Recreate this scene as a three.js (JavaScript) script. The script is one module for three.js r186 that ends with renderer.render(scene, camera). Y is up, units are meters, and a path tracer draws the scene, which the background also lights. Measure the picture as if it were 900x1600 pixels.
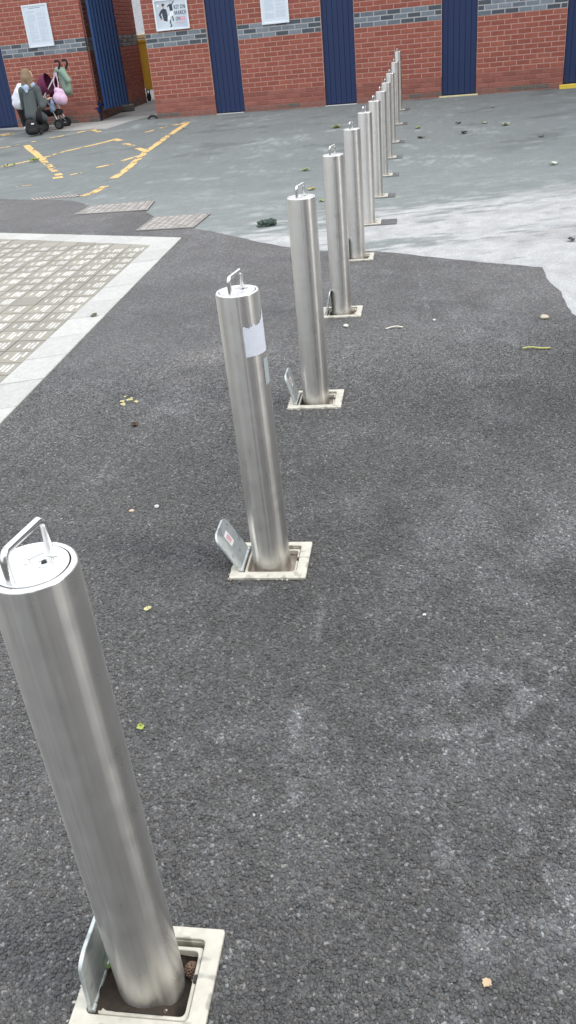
import * as THREE from 'three';
import { MarchingCubes } from 'three/addons/objects/MarchingCubes.js';
import { mergeGeometries } from 'three/addons/utils/BufferGeometryUtils.js';
import { RoundedBoxGeometry } from 'three/addons/geometries/RoundedBoxGeometry.js';

// ------------------------------------------------------------------ camera, sky, sun, exposure
const scene = new THREE.Scene();
const camera = new THREE.PerspectiveCamera(63.04, 576 / 1024, 0.05, 400);
camera.rotation.order = 'YXZ';
camera.position.set(0, 1.386, 0);
camera.rotation.set(-0.52475, 0, -0.10053);

let seed = 12345;
const rnd = () => { seed = (seed * 1664525 + 1013904223) >>> 0; return seed / 4294967296; };
const rr = (a, b) => a + (b - a) * rnd();
const hash2 = (x, y, s = 0) => { let h = (x * 374761393 + y * 668265263 + s * 974711) | 0; h = Math.imul(h ^ (h >>> 13), 1274126177); h ^= h >>> 16; return (h >>> 0) / 4294967296; };
function vnoise(x, y, s = 0) {
  const xi = Math.floor(x), yi = Math.floor(y); let u = x - xi, v = y - yi; u = u * u * (3 - 2 * u); v = v * v * (3 - 2 * v);
  return (hash2(xi, yi, s) * (1 - u) + hash2(xi + 1, yi, s) * u) * (1 - v) + (hash2(xi, yi + 1, s) * (1 - u) + hash2(xi + 1, yi + 1, s) * u) * v;
}
function fbm(x, y, s = 0, o = 4) { let a = 0, w = 0.5, t = 0; for (let i = 0; i < o; i++) { a += w * vnoise(x, y, s + i * 17); t += w; x = x * 2.03 + 7.1; y = y * 2.03 + 3.7; w *= 0.5; } return a / t; }
const clamp = (x, a = 0, b = 1) => Math.max(a, Math.min(b, x));
const sstep = (a, b, x) => { const t = clamp((x - a) / (b - a)); return t * t * (3 - 2 * t); };
const lerp = (a, b, t) => a + (b - a) * t;

const SUN = new THREE.Vector3(0.75, 0.62, 0.26).normalize();
{
  const W = 1024, H = 512, d = new Float32Array(W * H * 4);
  for (let j = 0; j < H; j++) for (let i = 0; i < W; i++) {
    const el = ((j + 0.5) / H - 0.5) * Math.PI, az = ((i + 0.5) / W - 0.5) * 2 * Math.PI;
    const x = Math.cos(el) * Math.cos(az), y = Math.sin(el), z = Math.cos(el) * Math.sin(az);
    const h = Math.max(y, 0), q = 1.6 / (h + 0.25);
    const c = sstep(0.40, 0.66, fbm(x * q + 5, z * q + 9, 3, 5)), det = fbm(x * q * 3 + 1, z * q * 3 + 4, 40, 4);
    const blue = [0.62, 0.86, 1.22], cl = 1.30 + 0.6 * det;
    const hz = sstep(0.35, 0, h), veil = 0.6;
    const g = 0.45 * Math.pow(Math.max(0, x * SUN.x + y * SUN.y + z * SUN.z), 10);
    const k = (j * W + i) * 4;
    for (let n = 0; n < 3; n++) {
      const clear = lerp(blue[n], [1.2, 1.28, 1.36][n], 0.35 + 0.4 * hz);
      let v = lerp(clear, cl * [1.01, 1.0, 0.985][n], Math.max(c, veil * 0.8)) + g * [1, 0.96, 0.9][n];
      v *= lerp(1.0, 1.75, sstep(0, 0.9, h));
      if (y < 0) v = 0.25;
      d[k + n] = v;
    }
    d[k + 3] = 1;
  }
  const t = new THREE.DataTexture(d, W, H, THREE.RGBAFormat, THREE.FloatType);
  t.mapping = THREE.EquirectangularReflectionMapping; t.magFilter = THREE.LinearFilter; t.needsUpdate = true;
  scene.background = t; scene.environment = t;
}
const sun = new THREE.DirectionalLight(new THREE.Color(1, 0.95, 0.87), 1.5);
sun.position.copy(SUN).multiplyScalar(40); sun.target.position.set(0, 0, -8); sun.position.add(sun.target.position);
sun.castShadow = true; sun.shadow.radius = 24; sun.shadow.mapSize.set(2048, 2048);
Object.assign(sun.shadow.camera, { left: -16, right: 16, top: 16, bottom: -16, near: 1, far: 90 });
scene.add(sun, sun.target);
const renderer = new THREE.WebGLRenderer({ antialias: true });
renderer.toneMapping = THREE.LinearToneMapping;
renderer.toneMappingExposure = 1.0;
renderer.shadowMap.enabled = true;

// ------------------------------------------------------------------ helpers
const used = {};
const numbered = (n) => { const k = used[n] = (used[n] ?? -1) + 1; return k ? `${n}_${String(k).padStart(3, '0')}` : n; };
function tag(o, label, category, group, kind) { if (label) o.userData.label = label; if (category) o.userData.category = category; if (group) o.userData.group = group; if (kind) o.userData.kind = kind; return o; }
function shade(o) { o.castShadow = o.receiveShadow = true; return o; }
function mesh(name, geo, mat, parent = scene) { const m = shade(new THREE.Mesh(geo, mat)); m.name = parent === scene ? numbered(name) : name; parent.add(m); return m; }
function part(name, geo, mat, parent, p, r) { const m = mesh(name, geo, mat, parent); if (p) m.position.set(...p); if (r) m.rotation.set(...r); return m; }
function thing(name, label, category, p = [0, 0, 0], turn = 0, group) { const o = new THREE.Group(); o.name = numbered(name); o.position.set(...p); o.rotation.y = turn; tag(o, label, category, group); scene.add(o); return o; }
const lin = (r, g, b) => new THREE.Color().setRGB(r, g, b);
const box = (w, h, d, x = 0, y = 0, z = 0, r = 0) => { const g = r ? new RoundedBoxGeometry(w, h, d, 2, r) : new THREE.BoxGeometry(w, h, d); g.translate(x, y, z); return g; };
function merge(list) {
  const gs = list.map((g) => { const n = g.index ? g.toNonIndexed() : g; for (const k of Object.keys(n.attributes)) if (!['position', 'normal', 'uv'].includes(k)) n.deleteAttribute(k); return n; });
  return mergeGeometries(gs);
}
const V = (a) => new THREE.Vector3(...a);
const tube = (pts, r, seg = 40, rs = 8, closed = false, tension = 0.5) => new THREE.TubeGeometry(new THREE.CatmullRomCurve3(pts.map(V), closed, 'catmullrom', tension), seg, r, rs, closed);
function bar(a, b, r0, r1 = r0, n = 10) {
  const A = V(a), B = V(b), g = new THREE.CylinderGeometry(r1, r0, A.distanceTo(B), n);
  g.applyQuaternion(new THREE.Quaternion().setFromUnitVectors(new THREE.Vector3(0, 1, 0), B.clone().sub(A).normalize())); g.translate(...A.add(B).multiplyScalar(0.5).toArray()); return g;
}
const toS = (v) => 255 * clamp(v <= 0.0031308 ? v * 12.92 : 1.055 * Math.pow(v, 1 / 2.4) - 0.055);
function tex(n, fn, srgb = true, w = n) {
  const d = new Uint8Array(n * w * 4);
  for (let j = 0; j < n; j++) for (let i = 0; i < w; i++) { const c = fn(i, j), k = (j * w + i) * 4; for (let q = 0; q < 3; q++) d[k + q] = srgb ? toS(c[q]) : 255 * clamp(c[q]); d[k + 3] = 255; }
  const t = new THREE.DataTexture(d, w, n); if (srgb) t.colorSpace = THREE.SRGBColorSpace;
  t.wrapS = t.wrapT = THREE.RepeatWrapping; t.magFilter = THREE.LinearFilter; t.minFilter = THREE.LinearMipmapLinearFilter; t.generateMipmaps = true; t.needsUpdate = true; return t;
}
// seamless noise of period n cells
const pn = (x, y, per, s) => { const xi = Math.floor(x), yi = Math.floor(y); let u = x - xi, v = y - yi; u = u * u * (3 - 2 * u); v = v * v * (3 - 2 * v); const m = (a) => ((a % per) + per) % per;
  return (hash2(m(xi), m(yi), s) * (1 - u) + hash2(m(xi + 1), m(yi), s) * u) * (1 - v) + (hash2(m(xi), m(yi + 1), s) * (1 - u) + hash2(m(xi + 1), m(yi + 1), s) * u) * v; };
const std = (o) => new THREE.MeshStandardMaterial({ roughness: 0.8, ...o });

// ground level: a shallow dip between the tarmac and the wall, t metres in front of the wall
const WD = 16.666, WA = 0.29707, WK = Math.hypot(1, WA);
const KT = [-30, 0, 1.232, 2.522, 3.885, 5.128, 6.386, 7.647, 8.935, 10.183, 11.463, 12.734, 13.978, 15.248, 100];
const KE = [0.115, 0.115, 0.063, -0.001, -0.055, -0.087, -0.095, -0.086, -0.067, -0.045, -0.027, -0.013, 0, 0, 0];
function gy(x, z) {
  const t = (z + WD - WA * x) / WK; if (t >= 13.978) return 0; if (t <= 0) return 0.115;
  let i = 1; while (KT[i + 1] < t) i++;
  const h = KT[i + 1] - KT[i], u = (t - KT[i]) / h, m = (j) => (j <= 1 || j >= KT.length - 2 ? 0 : (KE[j + 1] - KE[j - 1]) / (KT[j + 1] - KT[j - 1]));
  return (2 * u ** 3 - 3 * u * u + 1) * KE[i] + (u ** 3 - 2 * u * u + u) * h * m(i) + (-2 * u ** 3 + 3 * u * u) * KE[i + 1] + (u ** 3 - u * u) * h * m(i + 1);
}
const inside = (p, x, z) => { let c = false; for (let i = 0, j = p.length - 1; i < p.length; j = i++) if ((p[i][1] > z) !== (p[j][1] > z) && x < ((p[j][0] - p[i][0]) * (z - p[i][1])) / (p[j][1] - p[i][1]) + p[i][0]) c = !c; return c; };
const steps = (a, b, s) => { const n = Math.max(1, Math.round((b - a) / s)); return Array.from({ length: n }, (_, i) => a + ((b - a) * i) / n); };
function clipCell(poly, x0, x1, z0, z1) {
  let p = poly;
  for (const [ax, lim, sg] of [[0, x0, 1], [0, x1, -1], [1, z0, 1], [1, z1, -1]]) {
    const o = [];
    for (let i = 0; i < p.length; i++) {
      const a = p[i], b = p[(i + 1) % p.length], da = sg * (a[ax] - lim), db = sg * (b[ax] - lim);
      if (da >= 0) o.push(a);
      if ((da > 0 && db < 0) || (da < 0 && db > 0)) { const t = da / (da - db); o.push([a[0] + (b[0] - a[0]) * t, a[1] + (b[1] - a[1]) * t]); }
    }
    p = o; if (p.length < 3) return [];
  }
  return p;
}
// a sheet laid on the ground: a grid clipped to an outline, colours per vertex, uv in metres / tile
function sheet({ xs, zs, poly, y = 0, tile = 1, color, drop, skirt = 0 }) {
  const pos = [], nor = [], uv = [], col = [], idx = [], map = new Map();
  const vert = (x, z) => {
    const k = `${x.toFixed(4)},${z.toFixed(4)}`; let n = map.get(k); if (n !== undefined) return n;
    n = pos.length / 3; map.set(k, n); const e = 0.05, g = gy(x, z);
    pos.push(x, g + y, z); const N = new THREE.Vector3(-(gy(x + e, z) - g) / e, 1, -(gy(x, z + e) - g) / e).normalize(); nor.push(N.x, N.y, N.z);
    uv.push(x / tile, -z / tile); if (color) col.push(...color(x, z)); return n;
  };
  for (let i = 0; i < xs.length - 1; i++) for (let j = 0; j < zs.length - 1; j++) {
    const x0 = xs[i], x1 = xs[i + 1], z0 = zs[j], z1 = zs[j + 1];
    if (drop && drop((x0 + x1) / 2, (z0 + z1) / 2)) continue;
    let full = true;
    if (poly) {
      const a = inside(poly, x0, z0), b = inside(poly, x1, z0), c = inside(poly, x0, z1), d = inside(poly, x1, z1);
      const near = poly.some((p, q) => { const r = poly[(q + 1) % poly.length]; return Math.max(p[0], r[0]) >= x0 && Math.min(p[0], r[0]) <= x1 && Math.max(p[1], r[1]) >= z0 && Math.min(p[1], r[1]) <= z1; });
      if (near) full = false; else if (!(a && b && c && d)) continue;
    }
    if (full) { const a = vert(x0, z0), b = vert(x1, z0), c = vert(x1, z1), d = vert(x0, z1); idx.push(a, d, b, b, d, c); continue; }
    const p = clipCell(poly, x0, x1, z0, z1); if (p.length < 3) continue;
    const P = p.map((q) => new THREE.Vector2(q[0], q[1]));
    for (const t of THREE.ShapeUtils.triangulateShape(P, [])) {
      const [a, b, c] = t.map((q) => p[q]); const s = (b[0] - a[0]) * (c[1] - a[1]) - (b[1] - a[1]) * (c[0] - a[0]); if (Math.abs(s) < 1e-9) continue;
      const [A, B, C] = [a, b, c].map((q) => vert(q[0], q[1])); s > 0 ? idx.push(A, C, B) : idx.push(A, B, C);
    }
  }
  if (skirt && poly) for (let i = 0; i < poly.length; i++) {
    const a = poly[i], b = poly[(i + 1) % poly.length], n = pos.length / 3, l = Math.hypot(b[0] - a[0], b[1] - a[1]) || 1;
    for (const [q, dy] of [[a, 0], [b, 0], [a, skirt], [b, skirt]]) { pos.push(q[0], gy(q[0], q[1]) + y - dy, q[1]); nor.push((b[1] - a[1]) / l, 0.2, -(b[0] - a[0]) / l); uv.push(q[0] / tile, -q[1] / tile); if (color) col.push(...color(q[0], q[1])); }
    idx.push(n, n + 1, n + 2, n + 1, n + 3, n + 2);
  }
  const g = new THREE.BufferGeometry();
  g.setAttribute('position', new THREE.Float32BufferAttribute(pos, 3)); g.setAttribute('normal', new THREE.Float32BufferAttribute(nor, 3)); g.setAttribute('uv', new THREE.Float32BufferAttribute(uv, 2));
  if (color) g.setAttribute('color', new THREE.Float32BufferAttribute(col, 3)); g.setIndex(idx); return g;
}
// roughen an outline: extra points, pushed about a little
function ragged(p, step, amp, s = 1, skip = () => false) {
  const o = [];
  p.forEach((a, i) => { const b = p[(i + 1) % p.length], l = Math.hypot(b[0] - a[0], b[1] - a[1]), n = skip(a, b) ? 1 : Math.max(1, Math.round(l / step));
    for (let k = 0; k < n; k++) { const t = k / n, e = k ? (fbm(i * 9 + k * 0.55, s * 3.1, s, 3) - 0.5) * 2 * amp : 0; o.push([a[0] + (b[0] - a[0]) * t - ((b[1] - a[1]) / l) * e, a[1] + (b[1] - a[1]) * t + ((b[0] - a[0]) / l) * e]); } });
  return o;
}

// ------------------------------------------------------------------ textures and materials
// stone-in-bitumen field: returns colour and height maps of one tile
function stones(n, cells, o) {
  const px = new Float32Array(cells * cells), py = new Float32Array(cells * cells), wt = new Float32Array(cells * cells), hv = new Float32Array(cells * cells), tx = new Float32Array(cells * cells), ty = new Float32Array(cells * cells);
  for (let i = 0; i < cells * cells; i++) { px[i] = (i % cells) + rnd(); py[i] = Math.floor(i / cells) + rnd(); wt[i] = 0.6 * rnd() * rnd(); hv[i] = rnd(); tx[i] = rnd() - 0.5; ty[i] = rnd() - 0.5; }
  const c = new Uint8Array(n * n * 4), b = new Uint8Array(n * n * 4), m = (a) => (a + cells) % cells;
  for (let j = 0; j < n; j++) for (let i = 0; i < n; i++) {
    const x = (i / n) * cells + 0.55 * (pn((i / n) * cells * 1.6, (j / n) * cells * 1.6, cells * 1.6 | 0, 51) - 0.5), y = (j / n) * cells + 0.55 * (pn((i / n) * cells * 1.6, (j / n) * cells * 1.6, cells * 1.6 | 0, 52) - 0.5), xi = Math.floor(x), yi = Math.floor(y); let d1 = 9, d2 = 9, id = 0, dx1 = 0, dy1 = 0;
    for (let v = -1; v <= 1; v++) for (let u = -1; u <= 1; u++) {
      const k = m(yi + v) * cells + m(xi + u); let dx = x - px[k], dy = y - py[k];
      if (dx > cells / 2) dx -= cells; if (dx < -cells / 2) dx += cells; if (dy > cells / 2) dy -= cells; if (dy < -cells / 2) dy += cells;
      const d = Math.sqrt(dx * dx + dy * dy) - wt[k]; if (d < d1) { d2 = d1; d1 = d; id = k; dx1 = dx; dy1 = dy; } else if (d < d2) d2 = d;
    }
    const e = sstep(0.02, o.gap ?? 0.3, d2 - d1), q = (j * n + i) * 4, fine = hash2(i, j, 5);
    const hgt = clamp(e * lerp(0.4, 1, hv[id]) * (0.45 + 0.4 * hv[id] + 0.5 * (tx[id] * dx1 + ty[id] * dy1)) + 0.06 * (fine - 0.5));
    const tone = o.base * (hash2(id, 19, 4) < (o.sunk ?? 0) ? 0.5 : 1) * (o.lo + (o.hi - o.lo) * Math.pow(hash2(id, 3, 8), 1.4)) * (hash2(id, 7, 2) > 1 - o.light ? o.lightGain : 1);
    const v = lerp(o.dark, tone, e) * (0.85 + 0.3 * fine), w = hash2(id, 11, 6) - 0.5;
    c[q] = toS(v * (1 + 0.08 * w)); c[q + 1] = toS(v); c[q + 2] = toS(v * (1.02 - 0.10 * w)); c[q + 3] = 255;
    b[q] = b[q + 1] = b[q + 2] = 255 * hgt; b[q + 3] = 255;
  }
  return [c, b].map((d, i) => { const t = new THREE.DataTexture(d, n, n); if (!i) t.colorSpace = THREE.SRGBColorSpace; t.wrapS = t.wrapT = THREE.RepeatWrapping; t.magFilter = THREE.LinearFilter; t.minFilter = THREE.LinearMipmapLinearFilter; t.generateMipmaps = true; t.needsUpdate = true; return t; });
}
const [tarC, tarB] = stones(2048, 170, { base: 0.58, lo: 0.5, hi: 1.6, dark: 0.36, light: 0.02, lightGain: 1.9, gap: 0.42, sunk: 0.35 });
const [oldC, oldB] = stones(1024, 120, { base: 0.72, lo: 0.86, hi: 1.14, dark: 0.56, light: 0.02, lightGain: 1.15, gap: 0.5 });
const TAR_T = 1.28, OLD_T = 1.3;
const mTar = std({ map: tarC, bumpMap: tarB, bumpScale: 0.004, vertexColors: true, roughness: 0.6 });
const mOld = std({ map: oldC, bumpMap: oldB, bumpScale: 0.0012, vertexColors: true, roughness: 0.85 });
const grain = (n, s, a, sc = 1) => tex(n, (i, j) => { const v = 1 - a + a * (0.45 * hash2(i, j, s) + 0.35 * pn(i / 4, j / 4, n / 4, s + 1) + 0.2 * pn(i / 24, j / 24, n / 24 | 0, s + 2)) * sc; return [v, v, v]; });
const brickTex = tex(256, (i, j) => { const v = 0.62 + 0.2 * hash2(i, j, 9) + 0.18 * pn(i / 6, j / 3, 42, 4) + 0.16 * (pn(i / 24, j / 16, 10, 6) - 0.5); return [v, v * (0.96 + 0.08 * pn(i / 10, j / 10, 25, 7)), v]; });
const brickBump = tex(256, (i, j) => { const v = 0.4 * hash2(i, j, 9) + 0.6 * pn(i / 5, j / 4, 51, 14); return [v, v, v]; }, false);
const mBrick = [[0.37, 0.108, 0.072], [0.34, 0.096, 0.066], [0.39, 0.12, 0.08], [0.36, 0.102, 0.068], [0.32, 0.092, 0.064]].map((c) => std({ color: lin(...c), map: brickTex, bumpMap: brickBump, bumpScale: 0.0012, roughness: 0.85 }));
const mBlueBrick = [[0.19, 0.225, 0.26], [0.14, 0.165, 0.195], [0.23, 0.265, 0.30], [0.07, 0.082, 0.10]].map((c) => std({ color: lin(...c), map: brickTex, bumpMap: brickBump, bumpScale: 0.0008, roughness: 0.5 }));
const mLowBrick = [[0.34, 0.122, 0.09], [0.295, 0.105, 0.08], [0.37, 0.138, 0.102]].map((c) => std({ color: lin(...c), map: brickTex, bumpMap: brickBump, bumpScale: 0.0012, roughness: 0.9 }));
const mFootBrick = [[0.30, 0.14, 0.11], [0.24, 0.13, 0.105], [0.16, 0.14, 0.12]].map((c) => std({ color: lin(...c), map: brickTex, roughness: 0.95 }));
const sandTex = grain(256, 31, 0.35);
const mMortar = std({ color: lin(0.57, 0.345, 0.28), map: sandTex, roughness: 0.95 });
const mMortarGrey = std({ color: lin(0.50, 0.49, 0.48), map: sandTex, roughness: 0.95 });
const mMortarLow = std({ color: lin(0.38, 0.165, 0.13), map: sandTex, roughness: 0.95 });
const streak = tex(256, (i, j) => { const v = 0.86 + 0.08 * pn(i / 2, j / 60, 128, 3) + 0.06 * hash2(i, j, 6); return [v, v, v]; });
const mBlue = std({ color: lin(0.004, 0.020, 0.085), map: streak, roughness: 0.55 });
const mBlueGate = std({ color: lin(0.012, 0.055, 0.17), map: streak, roughness: 0.45 });
const mDark = std({ color: lin(0.015, 0.015, 0.017), roughness: 0.7 });
// brushed stainless steel: polishing lines run round the tube
const brush = tex(256, (i, j) => { const v = 0.93 + 0.04 * pn(i / 40, j / 3, 85, 8) - 0.10 * sstep(0.80, 1, pn(i / 10, j / 24, 10, 12)) * pn(i / 3, j / 3, 85, 13); return [v, v, v * 0.99]; });
const brushR = tex(1024, (i, j) => { const v = 0.70 + 0.16 * pn(i / 12, 0.5, 85, 21) + 0.10 * pn(i / 60, j / 16, 17, 23) + 0.04 * pn(i / 4, j / 9, 256, 5); return [v, v, v]; }, false, 1024);
const brushB = tex(256, (i) => { const v = 0.5 + 0.55 * (pn(i / 14, 0.5, 73, 61) - 0.5) + 0.35 * (pn(i / 44, 0.5, 23, 62) - 0.5) + 0.10 * (pn(i / 5, 0.5, 204, 63) - 0.5); return [v, v, v]; }, false, 1024);
const mSteel = new THREE.MeshPhysicalMaterial({ color: lin(0.72, 0.70, 0.67), metalness: 1, roughness: 0.36, roughnessMap: brushR, map: brush, bumpMap: brushB, bumpScale: 0.00042, anisotropy: 0.88, anisotropyRotation: Math.PI / 2 });
const mCap = new THREE.MeshStandardMaterial({ color: lin(0.74, 0.73, 0.715), metalness: 1, roughness: 0.38 });
const mRod = new THREE.MeshStandardMaterial({ color: lin(0.66, 0.655, 0.64), metalness: 1, roughness: 0.25 });
const galvTex = tex(256, (i, j) => { const v = 0.72 + 0.14 * pn(i / 9, j / 9, 28, 2) + 0.1 * pn(i / 30, j / 30, 8, 3) + 0.06 * hash2(i, j, 1) - 0.3 * sstep(0.72, 0.9, pn(i / 16, j / 16, 16, 9)); return [v, v * 1.0, v * 0.98]; });
const mPlate = std({ color: lin(0.58, 0.54, 0.46), map: galvTex, roughness: 0.6, metalness: 0.15 });
const mPlateFar = std({ color: lin(0.40, 0.39, 0.37), map: galvTex, roughness: 0.7, metalness: 0.15 });
const mLid = std({ color: lin(0.60, 0.63, 0.62), map: galvTex, roughness: 0.45, metalness: 0.55 });
const mSand = std({ color: lin(0.55, 0.45, 0.36), map: sandTex, roughness: 0.95 });
const mWhite = std({ color: lin(0.78, 0.78, 0.78), roughness: 0.55 });

// ------------------------------------------------------------------ bollard positions (row of twelve)
const B = [[-0.313, -0.851, 0.855], [-0.062, -2.103, 0.824], [0.170, -3.338, 0.838], [0.412, -4.588, 0.829], [0.656, -5.868, 0.827], [0.898, -7.088, 0.832], [1.149, -8.347, 0.827], [1.390, -9.58, 0.822], [1.628, -10.79, 0.815], [1.858, -11.95, 0.818], [2.157, -13.43, 0.815], [2.42, -14.75, 0.835]];
const TURN = -0.183;                       // the boxes are set square to the row
const uAx = [Math.cos(TURN), -Math.sin(TURN)];
const inBox = (x, z, hw, hd, n) => { for (let i = 0; i < n; i++) { const dx = x - B[i][0], dz = z - B[i][1] - 0.006, u = dx * uAx[0] + dz * uAx[1], v = -dx * uAx[1] + dz * uAx[0]; if (Math.abs(u) < hw && Math.abs(v) < hd) return true; } return false; };

// ------------------------------------------------------------------ ground
const limeMask = (x, z) => {
  const reg = sstep(-0.6, 0.3, x) * sstep(-8.1, -7.4, z) * sstep(5.5, 3.5, x);
  const a = fbm(x * 0.8 + 3 + z * 0.3, z * 2.4, 61, 5), b = fbm(x * 6, z * 16, 62, 4), far = sstep(-9.3, -8.4, z);
  return clamp(reg * sstep(0.42, 0.60, a * 0.55 + b * 0.45 + 0.09 * sstep(-7.6, -6.6, z)) + 0.25 * far * sstep(0.5, 0.75, b));
};
function oldColor(x, z) {
  const t = (z + WD - WA * x) / WK;
  const n = fbm(x * 0.5, z * 0.9, 11, 4), f = fbm(x * 4, z * 5, 12, 4), sp = fbm(x * 14, z * 14, 15, 2);
  const worn = sstep(-10.8, -9.2, z + 0.25 * (n - 0.5) * 4) * sstep(-4, -1, x);
  const gr = fbm(x * 22, z * 16, 18, 3); let v = 0.235 * (0.88 + 0.24 * n) * (0.92 + 0.16 * f) * (0.86 + 0.28 * gr); v = lerp(v, 0.275 * (0.8 + 0.2 * f + 0.2 * gr), worn * 0.85);
  v *= 1 + 0.4 * sstep(0.58, 0.72, f * 0.7 + gr * 0.3) * (0.3 + 0.7 * sstep(0.4, 0.6, n));
  let c = [v * 0.94, v * 1.02, v * 0.96];
  const L = limeMask(x, z); c = c.map((q, i) => lerp(q, [0.59, 0.58, 0.55][i] * (0.72 + 0.4 * sp), L));
  const br = sstep(0.62, 0.75, fbm(x * 1.1 + 40, z * 2, 77, 4)) * 0.35 * sstep(-9, -7, z); c = c.map((q, i) => lerp(q, [0.36, 0.335, 0.31][i], br));
  const dk = sstep(0.66, 0.78, fbm(x * 1.7 + 4, z * 3 + 9, 92, 4)) * sstep(7, 4, t); return c.map((q) => q * (1 - 0.25 * dk));
}
const tarPoly = (() => {
  const a = [[-3.041, -10.636], [-2.506, -10.28], [-2.059, -9.976], [-1.787, -9.487], [-1.823, -9.006], [-1.606, -8.961], [-1.4, -8.885], [-1.115, -8.764], [-0.98, -8.336], [-1.039, -8.005], [-1.093, -7.696], [-0.816, -7.646], [-0.576, -7.599], [-0.338, -7.264], [-0.164, -6.99], [-0.003, -6.709], [0.195, -6.448], [0.422, -6.197], [0.624, -6.117], [0.813, -6.011], [0.986, -5.85], [1.183, -5.643], [1.395, -5.42], [1.604, -5.251], [1.716, -5.143], [1.658, -4.858], [1.629, -4.522], [1.564, -4.179], [1.6, -3.7], [1.72, -3.0], [2.0, -1.9], [2.6, 0.2], [3.2, 3.0], [-7, 3], [-7, -12.9]];
  return ragged(a, 0.05, 0.018, 5, (p, q) => p[0] < -6 || q[0] < -6);
})();
const dustAt = (x, z, px, pz, rx, rz, ang = 0) => { const dx = x - px, dz = z - pz, c = Math.cos(ang), s = Math.sin(ang), u = (dx * c + dz * s) / rx, v = (-dx * s + dz * c) / rz; return Math.exp(-(u * u + v * v)); };
const segDist = (x, z, a, b) => { const dx = b[0] - a[0], dz = b[1] - a[1], t = clamp(((x - a[0]) * dx + (z - a[1]) * dz) / (dx * dx + dz * dz)); return Math.hypot(x - a[0] - t * dx, z - a[1] - t * dz); };
const scratches = [[[0.075, -1.9], [0.0, -1.46]], [[-0.513, -3.419], [-0.57, -3.033]], [[-0.676, -2.968], [-0.69, -2.6]], [[0.387, -4.027], [0.24, -3.371]], [[-0.02, -1.5], [-0.06, -1.1]], [[0.70, -5.6], [1.0, -5.0]], [[0.95, -5.1], [0.86, -4.4]], [[-0.1, -2.0], [-0.12, -1.75]]];
function tarColor(x, z) {
  const n = fbm(x * 1.3, z * 1.3, 21, 4), f = fbm(x * 7, z * 7, 22, 4), h = fbm(x * 26, z * 26, 24, 3);
  const big = fbm(x * 0.9 + 3, z * 0.7 + 1, 28, 3); let v = 0.205 * (0.66 + 0.68 * n) * (0.84 + 0.32 * f) * (0.8 + 0.4 * big);
  let dust = 0.28 * sstep(0.50, 0.72, 0.5 * fbm(x * 1.6 + 9, z * 1.3, 31, 3) + 0.5 * fbm(x * 6, z * 5, 33, 4)) * sstep(0.3, 0.62, h) + 0.22 * sstep(0.60, 0.80, fbm(x * 5 + 2, z * 5, 34, 4));
  dust += 0.8 * dustAt(x, z, 0.42, -1.42, 0.2, 0.16) * sstep(0.34, 0.66, h) + 0.5 * dustAt(x, z, 0.62, -2.1, 0.3, 0.4) * sstep(0.3, 0.7, f) + 0.5 * dustAt(x, z, 0.42, -0.95, 0.14, 0.2) * sstep(0.4, 0.7, h) + 0.4 * dustAt(x, z, -0.15, -1.35, 0.2, 0.16) * sstep(0.36, 0.66, h);
  dust += 0.5 * dustAt(x, z, -0.36, -3.95, 0.14, 0.3, 0.25) * sstep(0.25, 0.7, f) + 0.3 * dustAt(x, z, 1.05, -4.5, 0.35, 0.35) * sstep(0.35, 0.7, f);
  dust += 1.3 * dustAt(x, z, 0.265, -1.045, 0.05, 0.035) * sstep(0.50, 0.66, h) + 1.2 * dustAt(x, z, 0.238, -0.86, 0.03, 0.03) * sstep(0.52, 0.66, h);
  for (const [a, b] of scratches) { const d = segDist(x, z, a, b); if (d < 0.03) dust += 0.8 * Math.exp(-((d / 0.009) ** 2)) * sstep(0.42, 0.7, fbm(x * 20, z * 20, 51, 2)); }
  dust = clamp(dust);
  const warm = dustAt(x, z, -0.36, -3.95, 0.16, 0.3, 0.25);
  const D = [0.46 + 0.06 * warm, 0.455, 0.44 - 0.05 * warm];
  return [v * 1.05, v, v * 0.93].map((q, i) => lerp(q, D[i], dust * 0.8));
}
const far = (a, b, s) => { const o = []; for (let v = a; v < b; v += s) o.push(v); return o; };
{
  const xs = [...far(-60, -9, 5), ...steps(-9, -2.5, 0.12), ...steps(-2.5, 3.6, 0.04), ...steps(3.6, 9, 0.1), ...far(9, 60, 5)];
  const zs = [...far(-70, -21, 5), ...steps(-21, -16.5, 0.3), ...steps(-16.5, -10, 0.09), ...steps(-10, -5, 0.035), ...steps(-5, 1, 0.25), ...far(1, 50, 5)];
  const inner = tarPoly.map((p) => p);
  tag(mesh('ground', sheet({ xs, zs, tile: OLD_T, color: oldColor, drop: (x, z) => z > -5.2 && z < -0.3 && x > -0.8 && x < 1.3 && inside(inner, x, z) && inBox(x, z, 0.3, 0.3, 5) || inBox(x, z, 0.09, 0.075, 5) }), mOld), null, null, null, 'structure');
  const txs = [...steps(-7, -1.4, 0.12), ...steps(-1.4, 1.8, 0.018), ...steps(1.8, 3.2, 0.1), 3.2], tzs = [...steps(-13, -6, 0.06), ...steps(-6, -3, 0.03), ...steps(-3, -0.5, 0.016), ...steps(-0.5, 3, 0.2), 3];
  tag(mesh('tarmac_path', sheet({ xs: txs, zs: tzs, poly: tarPoly, y: 0.006, tile: TAR_T, color: tarColor, drop: (x, z) => inBox(x, z, 0.096, 0.080, 5), skirt: 0.012 }), mTar), null, null, null, 'structure');
}
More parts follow.
